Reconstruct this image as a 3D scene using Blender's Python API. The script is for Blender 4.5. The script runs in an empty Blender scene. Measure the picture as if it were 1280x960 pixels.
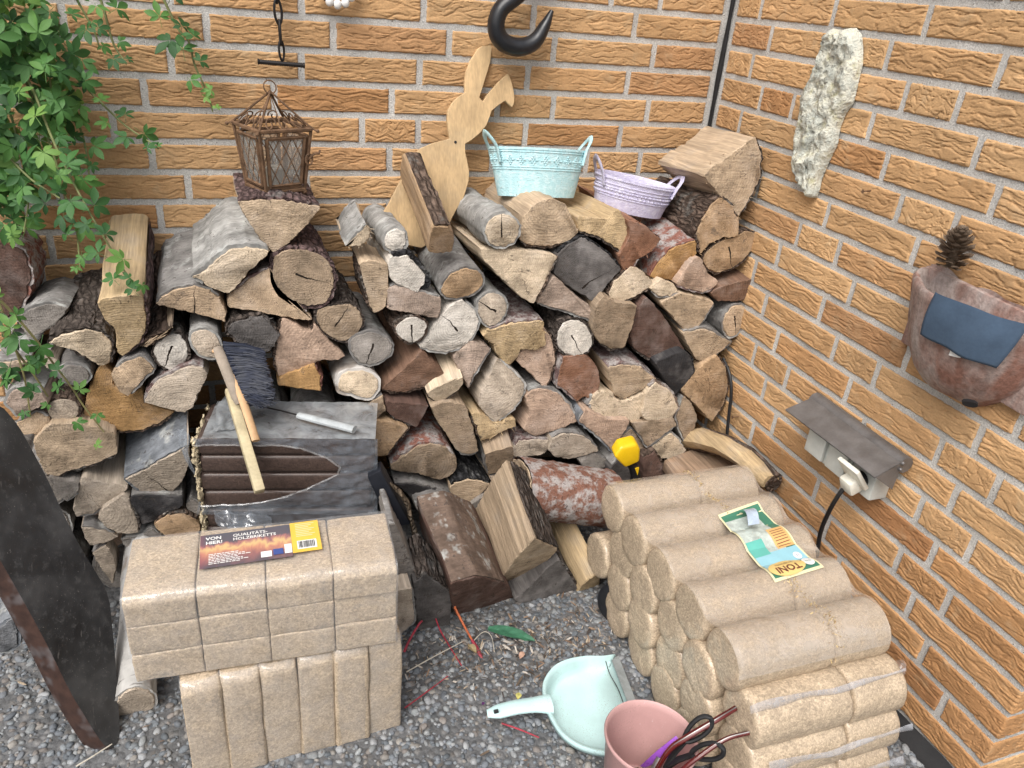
import bpy, bmesh, math, random
import numpy as np
from mathutils import Vector, Matrix, noise
R = math.radians
rng = random.Random(7)
sc = bpy.context.scene
COL = sc.collection

# ------------------------------------------------------------------ camera
CR = Vector((0.9425039, -0.32440956, 0.08027978))
CU = Vector((0.08183516, 0.45694017, 0.88572495))
CF = Vector((0.3240207, 0.82822951, -0.457216))
CC = Vector((-1.16705807, -1.76680301, 1.23376913))
FPX = 964.6963
cam = bpy.data.objects.new('camera', bpy.data.cameras.new('camera'))
COL.objects.link(cam)
M = Matrix.Identity(4)
for i in range(3):
    M[i][0], M[i][1], M[i][2], M[i][3] = CR[i], CU[i], -CF[i], CC[i]
cam.matrix_world = M
cam.data.sensor_width = 36.0
cam.data.lens = FPX / 1280 * 36
cam.data.clip_start = 0.02
cam.data.clip_end = 400
sc.camera = cam

# ------------------------------------------------------------------ light
SUN_EL, SUN_AZ = 54, 222           # soft overcast light, from behind and left of the camera
world = bpy.data.worlds.new('World')
sc.world = world
world.use_nodes = True
wn = world.node_tree
bg = wn.nodes['Background']
sky = wn.nodes.new('ShaderNodeTexSky')
sky.sky_type = 'NISHITA'
sky.sun_disc = False
sky.sun_elevation = R(SUN_EL)
sky.sun_rotation = R(SUN_AZ)
sky.dust_density = 6.0
sky.air_density = 1.2
hs = wn.nodes.new('ShaderNodeHueSaturation')
hs.inputs['Saturation'].default_value = 0.5
wn.links.new(sky.outputs[0], hs.inputs['Color'])
wn.links.new(hs.outputs[0], bg.inputs['Color'])
bg.inputs['Strength'].default_value = 0.115
sun = bpy.data.objects.new('sun', bpy.data.lights.new('sun', 'SUN'))
COL.objects.link(sun)
sun.data.energy = 1.5
sun.data.angle = R(40)
sun.data.color = (1.0, 0.985, 0.965)
az = R(SUN_AZ)
sd = Vector((math.sin(az) * math.cos(R(SUN_EL)), math.cos(az) * math.cos(R(SUN_EL)), math.sin(R(SUN_EL))))
sun.rotation_euler = sd.to_track_quat('Z', 'Y').to_euler()
sc.view_settings.view_transform = 'Standard'
sc.view_settings.look = 'None'
sc.view_settings.gamma = 1.0
sc.view_settings.use_curve_mapping = False
sc.view_settings.exposure = 0.70
sc.render.engine = 'CYCLES'
sc.cycles.max_bounces = 4
sc.cycles.transparent_max_bounces = 12
sc.cycles.use_denoising = True

# ------------------------------------------------------------------ geometry of the place
HC = 0.0625                         # height of one brick course
ZB = 19.3 * HC                      # height of bed joint number 0
PITCH = 0.2447                      # length of a stretcher and its joint
Z = Vector((0, 0, 1))

def ray(q):
    return (q[0] - 640) / FPX * CR - (q[1] - 480) / FPX * CU + CF

def at(q, x=None, y=None, z=None, n=None, p=None):
    """the point of the place seen at photo pixel q that lies on the given plane"""
    d = ray(q)
    if x is not None: t = (x - CC.x) / d.x
    elif y is not None: t = (y - CC.y) / d.y
    elif z is not None: t = (z - CC.z) / d.z
    else: t = (Vector(p) - CC).dot(n) / d.dot(n)
    return CC + t * d

def nz(v, s=1.0, o=0.0):
    return noise.noise(Vector((v[0] * s + o, v[1] * s + o * 1.7, v[2] * s - o)))

# ------------------------------------------------------------------ scene helpers
def tag(o, label=None, cat=None, group=None, kind=None):
    if label: o['label'] = label
    if cat: o['category'] = cat
    if group: o['group'] = group
    if kind: o['kind'] = kind
    return o

def empty(name, loc=(0, 0, 0), rot=(0, 0, 0)):
    o = bpy.data.objects.new(name, None)
    o.empty_display_size = 0.02
    COL.objects.link(o)
    o.location = loc
    o.rotation_euler = rot
    return o

def link(name, me, parent=None, color=None):
    o = bpy.data.objects.new(name, me)
    COL.objects.link(o)
    if parent: o.parent = parent
    if color: o.color = (*color, 1)
    return o

class MB:
    def __init__(s):
        s.v, s.f, s.m = [], [], []
        s.cur = 0
    def add(s, vs, fs):
        b = len(s.v)
        s.v += [tuple(v) for v in vs]
        for f in fs:
            s.f.append(tuple(b + i for i in f)); s.m.append(s.cur)
    def box(s, c, size, rot=None, taper=1.0):
        hx, hy, hz = size[0] / 2, size[1] / 2, size[2] / 2
        vs = []
        for z in (-1, 1):
            k = taper if z > 0 else 1
            for x, y in ((-1, -1), (1, -1), (1, 1), (-1, 1)):
                p = Vector((x * hx * k, y * hy * k, z * hz))
                if rot: p = rot @ p
                vs.append(p + Vector(c))
        s.add(vs, [(3, 2, 1, 0), (4, 5, 6, 7), (0, 1, 5, 4), (1, 2, 6, 5), (2, 3, 7, 6), (3, 0, 4, 7)])
        return s
    def tube(s, pts, rad, seg=8, cap=True, flat=1.0, closed=False):
        pts = [Vector(p) for p in pts]
        n = len(pts)
        if not hasattr(rad, '__len__'): rad = [rad] * n
        vs = []
        t0 = (pts[1] - pts[0]).normalized()
        up = Vector((0, 0, 1)) if abs(t0.z) < 0.9 else Vector((1, 0, 0))
        nrm = (up - t0 * up.dot(t0)).normalized()
        for i, p in enumerate(pts):
            if closed: t = (pts[(i + 1) % n] - pts[i - 1]).normalized()
            elif i == 0: t = t0
            elif i == n - 1: t = (pts[-1] - pts[-2]).normalized()
            else: t = (pts[i + 1] - pts[i - 1]).normalized()
            nrm = (nrm - t * nrm.dot(t)).normalized()
            b = t.cross(nrm)
            for k in range(seg):
                a = 2 * math.pi * k / seg
                vs.append(p + rad[i] * (math.cos(a) * nrm * flat + math.sin(a) * b))
        fs = []
        for i in range(n if closed else n - 1):
            j = (i + 1) % n
            for k in range(seg):
                l = (k + 1) % seg
                fs.append((i * seg + k, i * seg + l, j * seg + l, j * seg + k))
        if cap and not closed:
            fs.append(tuple(range(seg))[::-1])
            fs.append(tuple((n - 1) * seg + k for k in range(seg)))
        s.add(vs, fs)
        return s
    def lathe(s, prof, seg=32, sx=1.0, sy=1.0, a0=0.0, a1=2 * math.pi, mtx=None, cap=(False, False)):
        full = abs(a1 - a0 - 2 * math.pi) < 1e-6
        n = seg if full else seg + 1
        vs = []
        for r, z in prof:
            for k in range(n):
                a = a0 + (a1 - a0) * k / seg
                p = Vector((r * math.cos(a) * sx, r * math.sin(a) * sy, z))
                vs.append(mtx @ p if mtx else p)
        fs = []
        for i in range(len(prof) - 1):
            for k in range(seg):
                l = (k + 1) % n
                fs.append((i * n + k, i * n + l, (i + 1) * n + l, (i + 1) * n + k))
        if cap[0]: fs.append(tuple(range(n))[::-1])
        if cap[1]: fs.append(tuple((len(prof) - 1) * n + k for k in range(n)))
        s.add(vs, fs)
        return s
    def prism(s, front, off):
        """closed outline (3-D points) extruded by vector off"""
        n = len(front)
        vs = [Vector(p) for p in front] + [Vector(p) + Vector(off) for p in front]
        fs = [tuple(range(n)), tuple(range(2 * n - 1, n - 1, -1))]
        for i in range(n):
            j = (i + 1) % n
            fs.append((i, i + n, j + n, j))
        s.add(vs, fs)
        return s
    def sheet(s, P, nu, nv):
        vs = [P(i / nu, j / nv) for j in range(nv + 1) for i in range(nu + 1)]
        fs = [(j * (nu + 1) + i, j * (nu + 1) + i + 1, (j + 1) * (nu + 1) + i + 1, (j + 1) * (nu + 1) + i)
              for j in range(nv) for i in range(nu)]
        s.add(vs, fs)
        return s
    def ball(s, c, r, seg=10, rings=7, sc3=(1, 1, 1)):
        vs, fs = [], []
        c = Vector(c)
        for i in range(rings + 1):
            t = math.pi * i / rings
            for k in range(seg):
                a = 2 * math.pi * k / seg
                vs.append(c + Vector((r * sc3[0] * math.sin(t) * math.cos(a), r * sc3[1] * math.sin(t) * math.sin(a), r * sc3[2] * math.cos(t))))
        for i in range(rings):
            for k in range(seg):
                l = (k + 1) % seg
                fs.append((i * seg + k, (i + 1) * seg + k, (i + 1) * seg + l, i * seg + l))
        s.add(vs, fs)
        return s
    def mesh(s, name, mats, bevel=0.0, bseg=2, smooth=True, ang=38, clean=True):
        me = bpy.data.meshes.new(name)
        me.from_pydata(s.v, [], s.f)
        me.polygons.foreach_set('material_index', s.m)
        if not isinstance(mats, (list, tuple)): mats = [mats]
        for m in mats: me.materials.append(m)
        bm = bmesh.new(); bm.from_mesh(me)
        if clean:
            bmesh.ops.remove_doubles(bm, verts=bm.verts, dist=1e-6)
            bmesh.ops.recalc_face_normals(bm, faces=bm.faces)
        if bevel:
            es = [e for e in bm.edges if len(e.link_faces) == 2 and e.calc_face_angle(0) > R(30)]
            bmesh.ops.bevel(bm, geom=es, offset=bevel, segments=bseg, profile=0.5, affect='EDGES', clamp_overlap=True)
        bm.to_mesh(me); bm.free()
        if smooth:
            me.polygons.foreach_set('use_smooth', [True] * len(me.polygons))
            me.set_sharp_from_angle(angle=R(ang))
        me.update()
        return me
    def obj(s, name, mats, parent=None, color=None, **k):
        return link(name, s.mesh(name, mats, **k), parent, color)

def text_mesh(txt, size, align='CENTER', bold=0.0):
    cu = bpy.data.curves.new('t', 'FONT')
    cu.body = txt; cu.size = size; cu.align_x = align; cu.align_y = 'CENTER'
    cu.offset = bold; cu.resolution_u = 2
    o = bpy.data.objects.new('t', cu); COL.objects.link(o)
    dg = bpy.context.evaluated_depsgraph_get()
    me = bpy.data.meshes.new_from_object(o.evaluated_get(dg))
    bpy.data.objects.remove(o); bpy.data.curves.remove(cu)
    vs = [tuple(v.co[:2]) for v in me.vertices]
    fs = [tuple(p.vertices) for p in me.polygons]
    bpy.data.meshes.remove(me)
    return vs, fs

# ------------------------------------------------------------------ materials
class NT:
    def __init__(s, name, rough=0.8, spec=0.3):
        s.m = bpy.data.materials.new(name); s.m.use_nodes = True
        s.t = s.m.node_tree
        s.b = s.t.nodes['Principled BSDF']
        s.b.inputs['Roughness'].default_value = rough
        s.b.inputs['Specular IOR Level'].default_value = spec
        s._c = None
    def n(s, typ, **kw):
        nd = s.t.nodes.new('ShaderNode' + typ)
        for k, v in kw.items():
            if k.startswith('_'): setattr(nd, k[1:], v)
        for k, v in kw.items():
            if not k.startswith('_'):
                s.set(nd, k, v)
        return nd
    def set(s, nd, k, v):
        key = int(k[1:]) if k[0] == 'i' and k[1:].isdigit() else k.replace('__', ' ')
        inp = nd.inputs[key]
        if hasattr(v, 'links') or isinstance(v, bpy.types.NodeSocket): s.t.links.new(v, inp)
        else: inp.default_value = v
    def coord(s, kind='Object', rnd=True):
        tc = s.n('TexCoord').outputs[kind]
        if rnd:
            r = s.n('ObjectInfo').outputs['Random']
            m = s.n('VectorMath', _operation='SCALE', i0=(31.0, 17.0, 23.0), Scale=r).outputs[0]
            tc = s.n('VectorMath', _operation='ADD', i0=tc, i1=m).outputs[0]
        return tc
    def scale(s, v, xyz):
        return s.n('VectorMath', _operation='MULTIPLY', i0=v, i1=xyz).outputs[0]
    def noise(s, v, scale, detail=4, rough=0.55, dist=0.0):
        return s.n('TexNoise', Vector=v, Scale=scale, Detail=min(detail, 3), Roughness=rough, Distortion=dist).outputs['Fac']
    def vor(s, v, scale, feature='F1', out='Distance', rand=1.0):
        return s.n('TexVoronoi', _feature=feature, Vector=v, Scale=scale, Randomness=rand).outputs[out]
    def ramp(s, f, stops):
        nd = s.n('ValToRGB', Fac=f)
        cr = nd.color_ramp
        while len(cr.elements) < len(stops): cr.elements.new(0.5)
        for e, (p, c) in zip(cr.elements, stops):
            e.position = p
            e.color = (*c, 1) if hasattr(c, '__len__') else (c, c, c, 1)
        return nd.outputs[0]
    def mr(s, f, a, b, c, d):
        return s.n('MapRange', Value=f, From__Min=a, From__Max=b, To__Min=c, To__Max=d).outputs[0]
    def math(s, op, a, b=0.0, c=0.0):
        return s.n('Math', _operation=op, i0=a, i1=b, i2=c).outputs[0]
    def mix(s, f, a, b, mode='MIX'):
        nd = s.n('Mix', _data_type='RGBA', _blend_type=mode)
        for k, v in ((0, f), (6, a), (7, b)):
            if isinstance(v, bpy.types.NodeSocket): s.t.links.new(v, nd.inputs[k])
            else: nd.inputs[k].default_value = (*v, 1) if (k > 0 and len(v) == 3) else v
        return nd.outputs[2]
    def mul(s, col, f):
        """colour times a scalar socket"""
        nd = s.n('VectorMath', _operation='SCALE', Scale=f)
        s.t.links.new(col, nd.inputs[0]) if isinstance(col, bpy.types.NodeSocket) else setattr(nd.inputs[0], 'default_value', col)
        return nd.outputs[0]
    def out(s, col, height=None, hs=0.5, hd=0.002, rough=None):
        if isinstance(col, bpy.types.NodeSocket): s.t.links.new(col, s.b.inputs['Base Color'])
        else: s.b.inputs['Base Color'].default_value = (*col, 1)
        if height is not None:
            bp = s.n('Bump', Strength=hs, Distance=hd, Height=height)
            s.t.links.new(bp.outputs[0], s.b.inputs['Normal'])
        if rough is not None: s.set(s.b, 'Roughness', rough)
        return s.m

def plain(name, col, rough=0.5, spec=0.4, metal=0.0, var=0.25, sc_=40.0, bump=0.0, coat=0.0):
    m = NT(name, rough, spec)
    c = m.coord()
    n1 = m.noise(c, sc_, 5)
    n2 = m.noise(c, sc_ * 7, 3)
    f = m.math('ADD', m.mr(n1, .3, .7, 1 - var, 1 + var * .5), m.mr(n2, .3, .7, -var * .3, var * .3))
    m.b.inputs['Metallic'].default_value = metal
    m.b.inputs['Coat Weight'].default_value = coat
    m.out(m.mul(col, f), n2 if bump else None, bump, 0.001, m.mr(n1, .3, .7, rough - .1, rough + .1))
    return m.m

def mat_wood_end():
    m = NT('cut_wood', 0.85, 0.15)
    oc = m.n('TexCoord').outputs['Object']
    c = m.coord()
    oi = m.n('ObjectInfo')
    s = m.n('SeparateXYZ', Vector=oc)
    x, z = s.outputs[0], s.outputs[2]
    warp = m.noise(c, 14, 3)
    r = m.math('SQRT', m.math('ADD', m.math('MULTIPLY', x, x), m.math('MULTIPLY', z, z)))
    rw = m.math('ADD', r, m.mr(warp, 0, 1, -.011, .011))
    rings = m.math('SINE', m.math('MULTIPLY', rw, m.mr(oi.outputs['Random'], 0, 1, 900, 1700)))
    fac = m.math('ADD', 1.0, m.math('MULTIPLY', m.mr(rings, -1, 1, -.15, .03), m.mr(m.noise(c, 20, 2), .38, .62, 0, 1)))
    blot = m.mr(m.noise(c, 26, 5, .6), .3, .72, .56, 1.2)
    fine = m.mr(m.noise(c, 330, 3, .7), .3, .7, .76, 1.16)
    saw = m.mr(m.noise(m.scale(c, (18, 40, 260)), 1.0, 3), .35, .65, .9, 1.06)
    f = m.math('MULTIPLY', m.math('MULTIPLY', fac, blot), m.math('MULTIPLY', fine, saw))
    col = m.mul(oi.outputs['Color'], f)
    wmask = m.mr(m.noise(c, 13, 4, .65), .50, .74, 0, .42)
    col = m.mix(wmask, col, m.mul((.25, .235, .225), blot))
    col = m.mix(m.mr(m.noise(c, 48, 3, .7), .60, .74, 0, .6), col, m.mul((.10, .085, .075), fine))
    # drying cracks running out from the heart
    ang = m.n('Attribute', _attribute_type='OBJECT', _attribute_name='crack_angle').outputs['Fac']
    amt = m.n('Attribute', _attribute_type='OBJECT', _attribute_name='crack_amount').outputs['Fac']
    th = m.math('SUBTRACT', m.math('ARCTAN2', z, x), ang)
    perp = m.math('ADD', m.math('MULTIPLY', r, m.math('SINE', th)), m.mr(m.noise(c, 32, 3), 0, 1, -.0075, .0075))
    along = m.math('MULTIPLY', r, m.math('COSINE', th))
    line = m.math('LESS_THAN', m.math('ABSOLUTE', perp), m.math('MULTIPLY', m.mr(along, -.012, .05, .0022, .0002), m.mr(oi.outputs['Random'], 0, 1, .55, 1.25)))
    ck = m.math('MULTIPLY', m.math('MULTIPLY', line, m.math('GREATER_THAN', along, -.012)), amt)
    col = m.mix(ck, col, (.018, .013, .01))
    # faint checks everywhere
    pol = m.n('CombineXYZ', X=m.math('MULTIPLY', m.math('ARCTAN2', z, x), 7.0), Y=m.math('MULTIPLY', r, 22.0), Z=m.math('MULTIPLY', oi.outputs['Random'], 40.0)).outputs[0]
    chk = m.math('ABSOLUTE', m.math('SUBTRACT', m.noise(pol, 1.0, 2), .5))
    thin = m.math('MULTIPLY', m.math('LESS_THAN', chk, .009), m.math('GREATER_THAN', m.noise(c, 24, 2), .53))
    col = m.mix(m.math('MULTIPLY', thin, .6), col, (.04, .03, .022))
    h = m.math('SUBTRACT', m.math('ADD', m.math('MULTIPLY', rings, .05), m.math('ADD', m.noise(c, 120, 5, .7), saw)), m.math('MULTIPLY', ck, 2.0))
    return m.out(col, h, .8, .003)

def mat_wood_side():
    m = NT('split_wood', 0.8, 0.2)
    c = m.coord()
    col = m.n('ObjectInfo').outputs['Color']
    g1 = m.noise(m.scale(c, (110, 5, 110)), 1.0, 5, .65)
    g2 = m.noise(m.scale(c, (420, 12, 420)), 1.0, 3, .6)
    bl = m.noise(c, 14, 4)
    f = m.math('MULTIPLY', m.mr(g1, .28, .72, .62, 1.15), m.math('MULTIPLY', m.mr(g2, .3, .7, .8, 1.1), m.mr(bl, .3, .7, .78, 1.1)))
    cc = m.mul(col, f)
    cc = m.mix(m.mr(bl, .52, .75, 0, .55), cc, m.mul((.23, .215, .2), f))
    return m.out(cc, m.math('ADD', g1, m.math('MULTIPLY', g2, .4)), .7, .003)

def mat_bark(name, kind):
    m = NT(name, 0.9, 0.12)
    c = m.coord()
    col = m.n('ObjectInfo').outputs['Color']
    if kind == 'grey':
        a = m.noise(c, 30, 6, .65); b = m.noise(m.scale(c, (45, 150, 45)), 1, 4, .6)
        f = m.math('MULTIPLY', m.mr(a, .3, .7, .55, 1.25), m.mr(b, .3, .7, .75, 1.1))
        cc = m.mix(m.mr(m.noise(c, 22, 5, .7), .54, .66, 0, .75), m.mul(col, f), m.mul((.46, .47, .45), f))
        cc = m.mix(m.mr(m.noise(c, 60, 4, .7), .6, .68, 0, .8), cc, (.06, .05, .045))
        return m.out(cc, m.math('ADD', a, m.math('MULTIPLY', b, .5)), .8, .003)
    if kind == 'dark':
        w = m.n('VectorMath', _operation='ADD', i0=m.scale(c, (60, 18, 60)), i1=m.n('TexNoise', Vector=c, Scale=30.0, Detail=3.0).outputs['Color']).outputs[0]
        v = m.vor(w, 1.3, 'DISTANCE_TO_EDGE'); a = m.noise(c, 60, 5, .65)
        f = m.math('MULTIPLY', m.mr(v, 0, .35, .35, 1.05), m.mr(a, .3, .7, .6, 1.3))
        cc = m.mix(m.mr(m.noise(c, 18, 5, .7), .55, .68, 0, .55), m.mul(col, f), m.mul((.33, .33, .31), f))
        return m.out(cc, m.math('ADD', m.mr(v, 0, .3, 0, 1), a), .9, .005)
    if kind == 'red':
        v = m.vor(m.scale(c, (48, 26, 48)), 1.0, 'F1', 'Color'); a = m.noise(c, 38, 6, .7); e = m.noise(c, 120, 4, .65)
        cc = m.mix(m.mr(a, .44, .58, 0, 1), m.mul(col, m.mr(e, .3, .7, .6, 1.3)), m.mul((.36, .33, .315), m.mr(e, .3, .7, .7, 1.2)))
        cc = m.mix(m.mr(e, .57, .66, 0, .85), cc, (.06, .035, .03))
        return m.out(cc, m.math('ADD', a, m.math('MULTIPLY', e, .6)), .9, .004)
    b = m.noise(m.scale(c, (18, 160, 18)), 1, 4, .6); a = m.noise(c, 34, 5, .6)
    cc = m.mul(col, m.mr(a, .3, .7, .78, 1.08))
    cc = m.mix(m.mr(b, .6, .68, 0, .85), cc, (.09, .08, .075))
    cc = m.mix(m.mr(m.noise(c, 12, 4), .58, .66, 0, .7), cc, (.2, .16, .13))
    return m.out(cc, m.math('ADD', a, b), .6, .002)

def mat_brick():
    m = NT('orange_brick', 0.85, 0.2)
    c = m.coord()
    rnd = m.n('ObjectInfo').outputs['Random']
    base = m.ramp(rnd, [(0, (.45, .265, .128)), (.3, (.485, .297, .147)), (.62, (.505, .317, .162)), (.88, (.465, .276, .135)), (.98, (.40, .225, .112))])
    n1 = m.noise(m.scale(c, (9, 9, 26)), 1, 4); n2 = m.noise(c, 260, 4, .7)
    f = m.math('MULTIPLY', m.mr(n1, .3, .7, .84, 1.13), m.mr(n2, .3, .7, .86, 1.12))
    cc = m.mix(1.0, m.mul(base, f), m.n('ObjectInfo').outputs['Color'], 'MULTIPLY')
    cc = m.mix(m.mr(m.noise(c, 22, 5, .6), .58, .76, 0, .5), cc, (.46, .34, .21))
    cc = m.mix(m.mr(m.noise(c, 70, 3, .7), .64, .74, 0, .35), cc, (.20, .13, .085))
    w = m.noise(m.scale(c, (55, 55, 230)), 1.0, 4, .6, .8)
    return m.out(cc, m.math('ADD', m.math('MULTIPLY', n2, .35), w), .35, .003)

def mat_mortar():
    m = NT('grey_mortar', 0.95, 0.1)
    c = m.coord('Object', False)
    a = m.noise(c, 9, 5); b = m.noise(c, 330, 4, .75)
    f = m.math('MULTIPLY', m.mr(a, .3, .7, .72, 1.08), m.mr(b, .3, .7, .62, 1.2))
    cc = m.mul((.60, .585, .555), f)
    sp = m.math('MULTIPLY', m.math('LESS_THAN', m.vor(c, 130), .16), m.math('GREATER_THAN', m.noise(c, 60, 2), .54))
    cc = m.mix(m.math('MULTIPLY', sp, .8), cc, (.1, .09, .085))
    return m.out(cc, b, .8, .003)

MAT = {}
MAT['end'] = mat_wood_end()
MAT['side'] = mat_wood_side()
for k in ('grey', 'dark', 'red', 'birch'): MAT[k] = mat_bark(k + '_bark', k)
MAT['brick'] = mat_brick()
MAT['mortar'] = mat_mortar()
MAT['bitumen'] = plain('black_bitumen', (.02, .02, .021), .7, .3, bump=.4)
MAT['black'] = plain('black_painted_iron', (.012, .013, .016), .36, .5, sc_=25, bump=.12)
MAT['iron'] = plain('dark_forged_iron', (.022, .019, .018), .55, .4, .4, sc_=90, bump=.3)
MAT['rust'] = plain('rusted_metal', (.17, .10, .058), .75, .3, .25, .5, 60, .4)
MAT['rubber'] = plain('black_rubber', (.012, .012, .013), .5, .4)

# ------------------------------------------------------------------ brick walls
def brick_meshes(n, L, H, T=0.02):
    res = []
    for s in range(n):
        b = MB()
        nu, nv = 92, 34
        def P(u, v, s=s):
            x, z = (u - .5) * L, (v - .5) * H
            o = s * 13.7
            wx = noise.noise(Vector((x * 24, z * 30, o))) * .012
            a = noise.noise(Vector((x * 20 + o, (z + wx) * 135, o + 3)))
            c = noise.noise(Vector((x * 42 - o, (z + wx) * 215, o + 9)))
            h = -.0020 * max(0, 1 - abs(a) / .10) - .0013 * max(0, 1 - abs(c) / .10) * (1 if noise.noise(Vector((x * 25, z * 25, o + 40))) > -.05 else 0)
            h += .0009 * noise.noise(Vector((x * 34, z * 95, o + 20))) + (.0005 if a > 0 else -.0002) * min(1, abs(a) * 6)
            e = min((u if u < .5 else 1 - u) * L, (v if v < .5 else 1 - v) * H)
            ed = .0014 * noise.noise(Vector((x * 90, z * 90, o + 60)))
            if e < .003: h -= .0028 * (1 - e / .003) ** 2
            if u in (0, 1): x += ed
            if v in (0, 1): z += ed
            return Vector((x, -h, z))
        b.sheet(P, nu, nv)
        # sides, back into the mortar
        ring = [j * (nu + 1) for j in range(nv, 0, -1)] + list(range(nu)) + [j * (nu + 1) + nu for j in range(nv)] + [nv * (nu + 1) + i for i in range(nu, 0, -1)]
        base = len(b.v)
        for i in ring:
            p = b.v[i]; b.v.append((p[0], T, p[2]))
        for k in range(len(ring)):
            l = (k + 1) % len(ring)
            b.f.append((ring[l], ring[k], base + k, base + l)); b.m.append(0)
        res.append(b.mesh('brick', MAT['brick'], ang=60))
    return res

BH = HC - .0130
BV = brick_meshes(9, PITCH - .011, BH)
JB = {-1: [(826, 6), (765, 2)], 0: [(530, 13), (668, 13), (377, 5), (795, 27)], 1: [(416.7, 43), (562, 52), (693, 62), (817.7, 68), (258, 33), (78, 20)],
      2: [(213, 70), (377, 83), (525, 87), (660, 97), (785, 103)], 3: [(180, 113), (343, 123), (490, 127), (692, 133), (810, 140)],
      4: [(143, 167), (453, 163), (523, 163), (657, 167), (775, 173)], 5: [(190, 197), (487, 200), (800, 203)], 6: [(235, 230)], 7: [(200, 267)], 9: [(51, 341)]}
JR = {-1: [(950, 12), (1041, 17), (1159, 22)], 0: [(962, 47), (1110, 65)], 1: [(939, 80), (1130, 120), (1195, 135)], 2: [(950, 122), (990, 130), (1087, 157), (1215, 205)],
      3: [(924, 152), (1105, 207), (1242, 250)], 4: [(1122, 262), (1192, 280)], 5: [(1032, 270), (1141, 317)], 6: [(997, 292), (1047, 312)], 7: [(972, 317), (1064, 362)],
      8: [(1026, 385), (1132, 447)], 9: [(955, 380), (1042, 435), (1094, 467)], 10: [(969, 427), (1059, 485), (1171, 567), (1241, 614)], 11: [(942, 442), (982, 472), (1190, 624)],
      12: [(955, 482), (1211, 687)], 13: [(967, 527), (1163, 695)], 14: [(1121, 700), (1181, 755)], 15: [(1136, 757)], 16: [(1152, 817)], 18: [(1126, 869)]}

def spans(joints, lo, hi, row):
    """brick spans of one course from the known joints, stretchers filling the rest"""
    js = sorted(joints)
    if not js: js = [lo + PITCH * (.35 if row % 2 else .85) + .03 * math.sin(row * 2.3)]
    out = [js[0]]
    for j in js[1:]:
        while j - out[-1] > PITCH * 1.25:
            out.append(out[-1] + PITCH)
        if j - out[-1] > .05: out.append(j)
    while out[0] - lo > PITCH * 1.02: out.insert(0, out[0] - PITCH)
    while hi - out[-1] > PITCH * 1.02: out.append(out[-1] + PITCH)
    if out[0] - lo > .03: out.insert(0, lo)
    else: out[0] = lo
    if hi - out[-1] > .03: out.append(hi)
    else: out[-1] = hi
    return list(zip(out[:-1], out[1:]))

def brick_face(wall, name_rows, lo, hi, place, rotz, ZTOP=-7):
    for k in range(ZTOP, 20):
        z1 = ZB - k * HC; z0 = z1 - HC
        if z0 < 0: z0 = 0.004
        if z1 - z0 < .02: continue
        for a, b in spans(name_rows.get(k, []), lo, hi, k):
            w = b - a - .0135
            if w < .015: continue
            o = link('brick', rng.choice(BV), wall)
            o.location = place((a + b) / 2, (z0 + z1) / 2)
            o.rotation_euler = (rng.uniform(-.006, .006), 0, rotz + rng.uniform(-.004, .004))
            o.scale = (w / (PITCH - .011), 1, (z1 - z0 - .0130) / BH)
            kb = rng.uniform(.92, 1.06)
            o.color = (kb, kb, kb, 1) if k < 13 or rng.random() < .3 else (kb * .84, kb * .75, kb * .68, 1)
            if rng.random() < .06: o.color = (kb * .90, kb * .82, kb * .76, 1)
            if rng.random() < .5 and w > .2:
                o.rotation_euler.y = math.pi

wb = tag(empty('brick_wall', (-1.1, 0, 0)), 'orange rustic brick wall behind the stacked firewood, with the hook and chain', 'wall')
jb = {k: [at(q, y=0).x + 1.1 for q in v] for k, v in JB.items()}
brick_face(wb, jb, -1.6, 1.1 - .016, lambda c, z: (c, 0, z), 0)
MB().box((-.25, .1035, .92), (2.72, .2, 1.84)).obj('mortar', MAT['mortar'], wb, smooth=False)
MB().tube([(1.1 - .004, -.003, .6 + .06 * i) for i in range(21)], [.0055 + .0012 * math.sin(i * 1.7) for i in range(21)], 8).obj('sealant_strip', MAT['rubber'], wb)
wr = tag(empty('brick_wall', (0, -.6, 0)), 'orange rustic brick wall on the right with socket and terracotta pot', 'wall')
jr = {k: [at(q, x=0).y + .6 for q in v] for k, v in JR.items()}
brick_face(wr, {k: [-v for v in l] for k, l in jr.items()}, -.6 + .016, .6236, lambda c, z: (0, -c, z), -math.pi / 2)
# the far corner of the right wall turns away from the camera
brick_face(wr, {}, -.0035, .52, lambda c, z: (c, -.617, z), 0)
MB().box((.3035, -.0065, .92), (.60, 1.214, 1.84)).obj('mortar', MAT['mortar'], wr, smooth=False)
pl = MB()
pl.sheet(lambda u, v: Vector((-.034 + .03 * v + .006 * nz((u * 9, v, 0)), -1.23 + 1.23 * u, .004 + .022 * v * v + .002 * nz((u * 40, v * 3, 4)))), 60, 4)
tag(pl.obj('plinth_strip', MAT['bitumen']), kind='structure')

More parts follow.
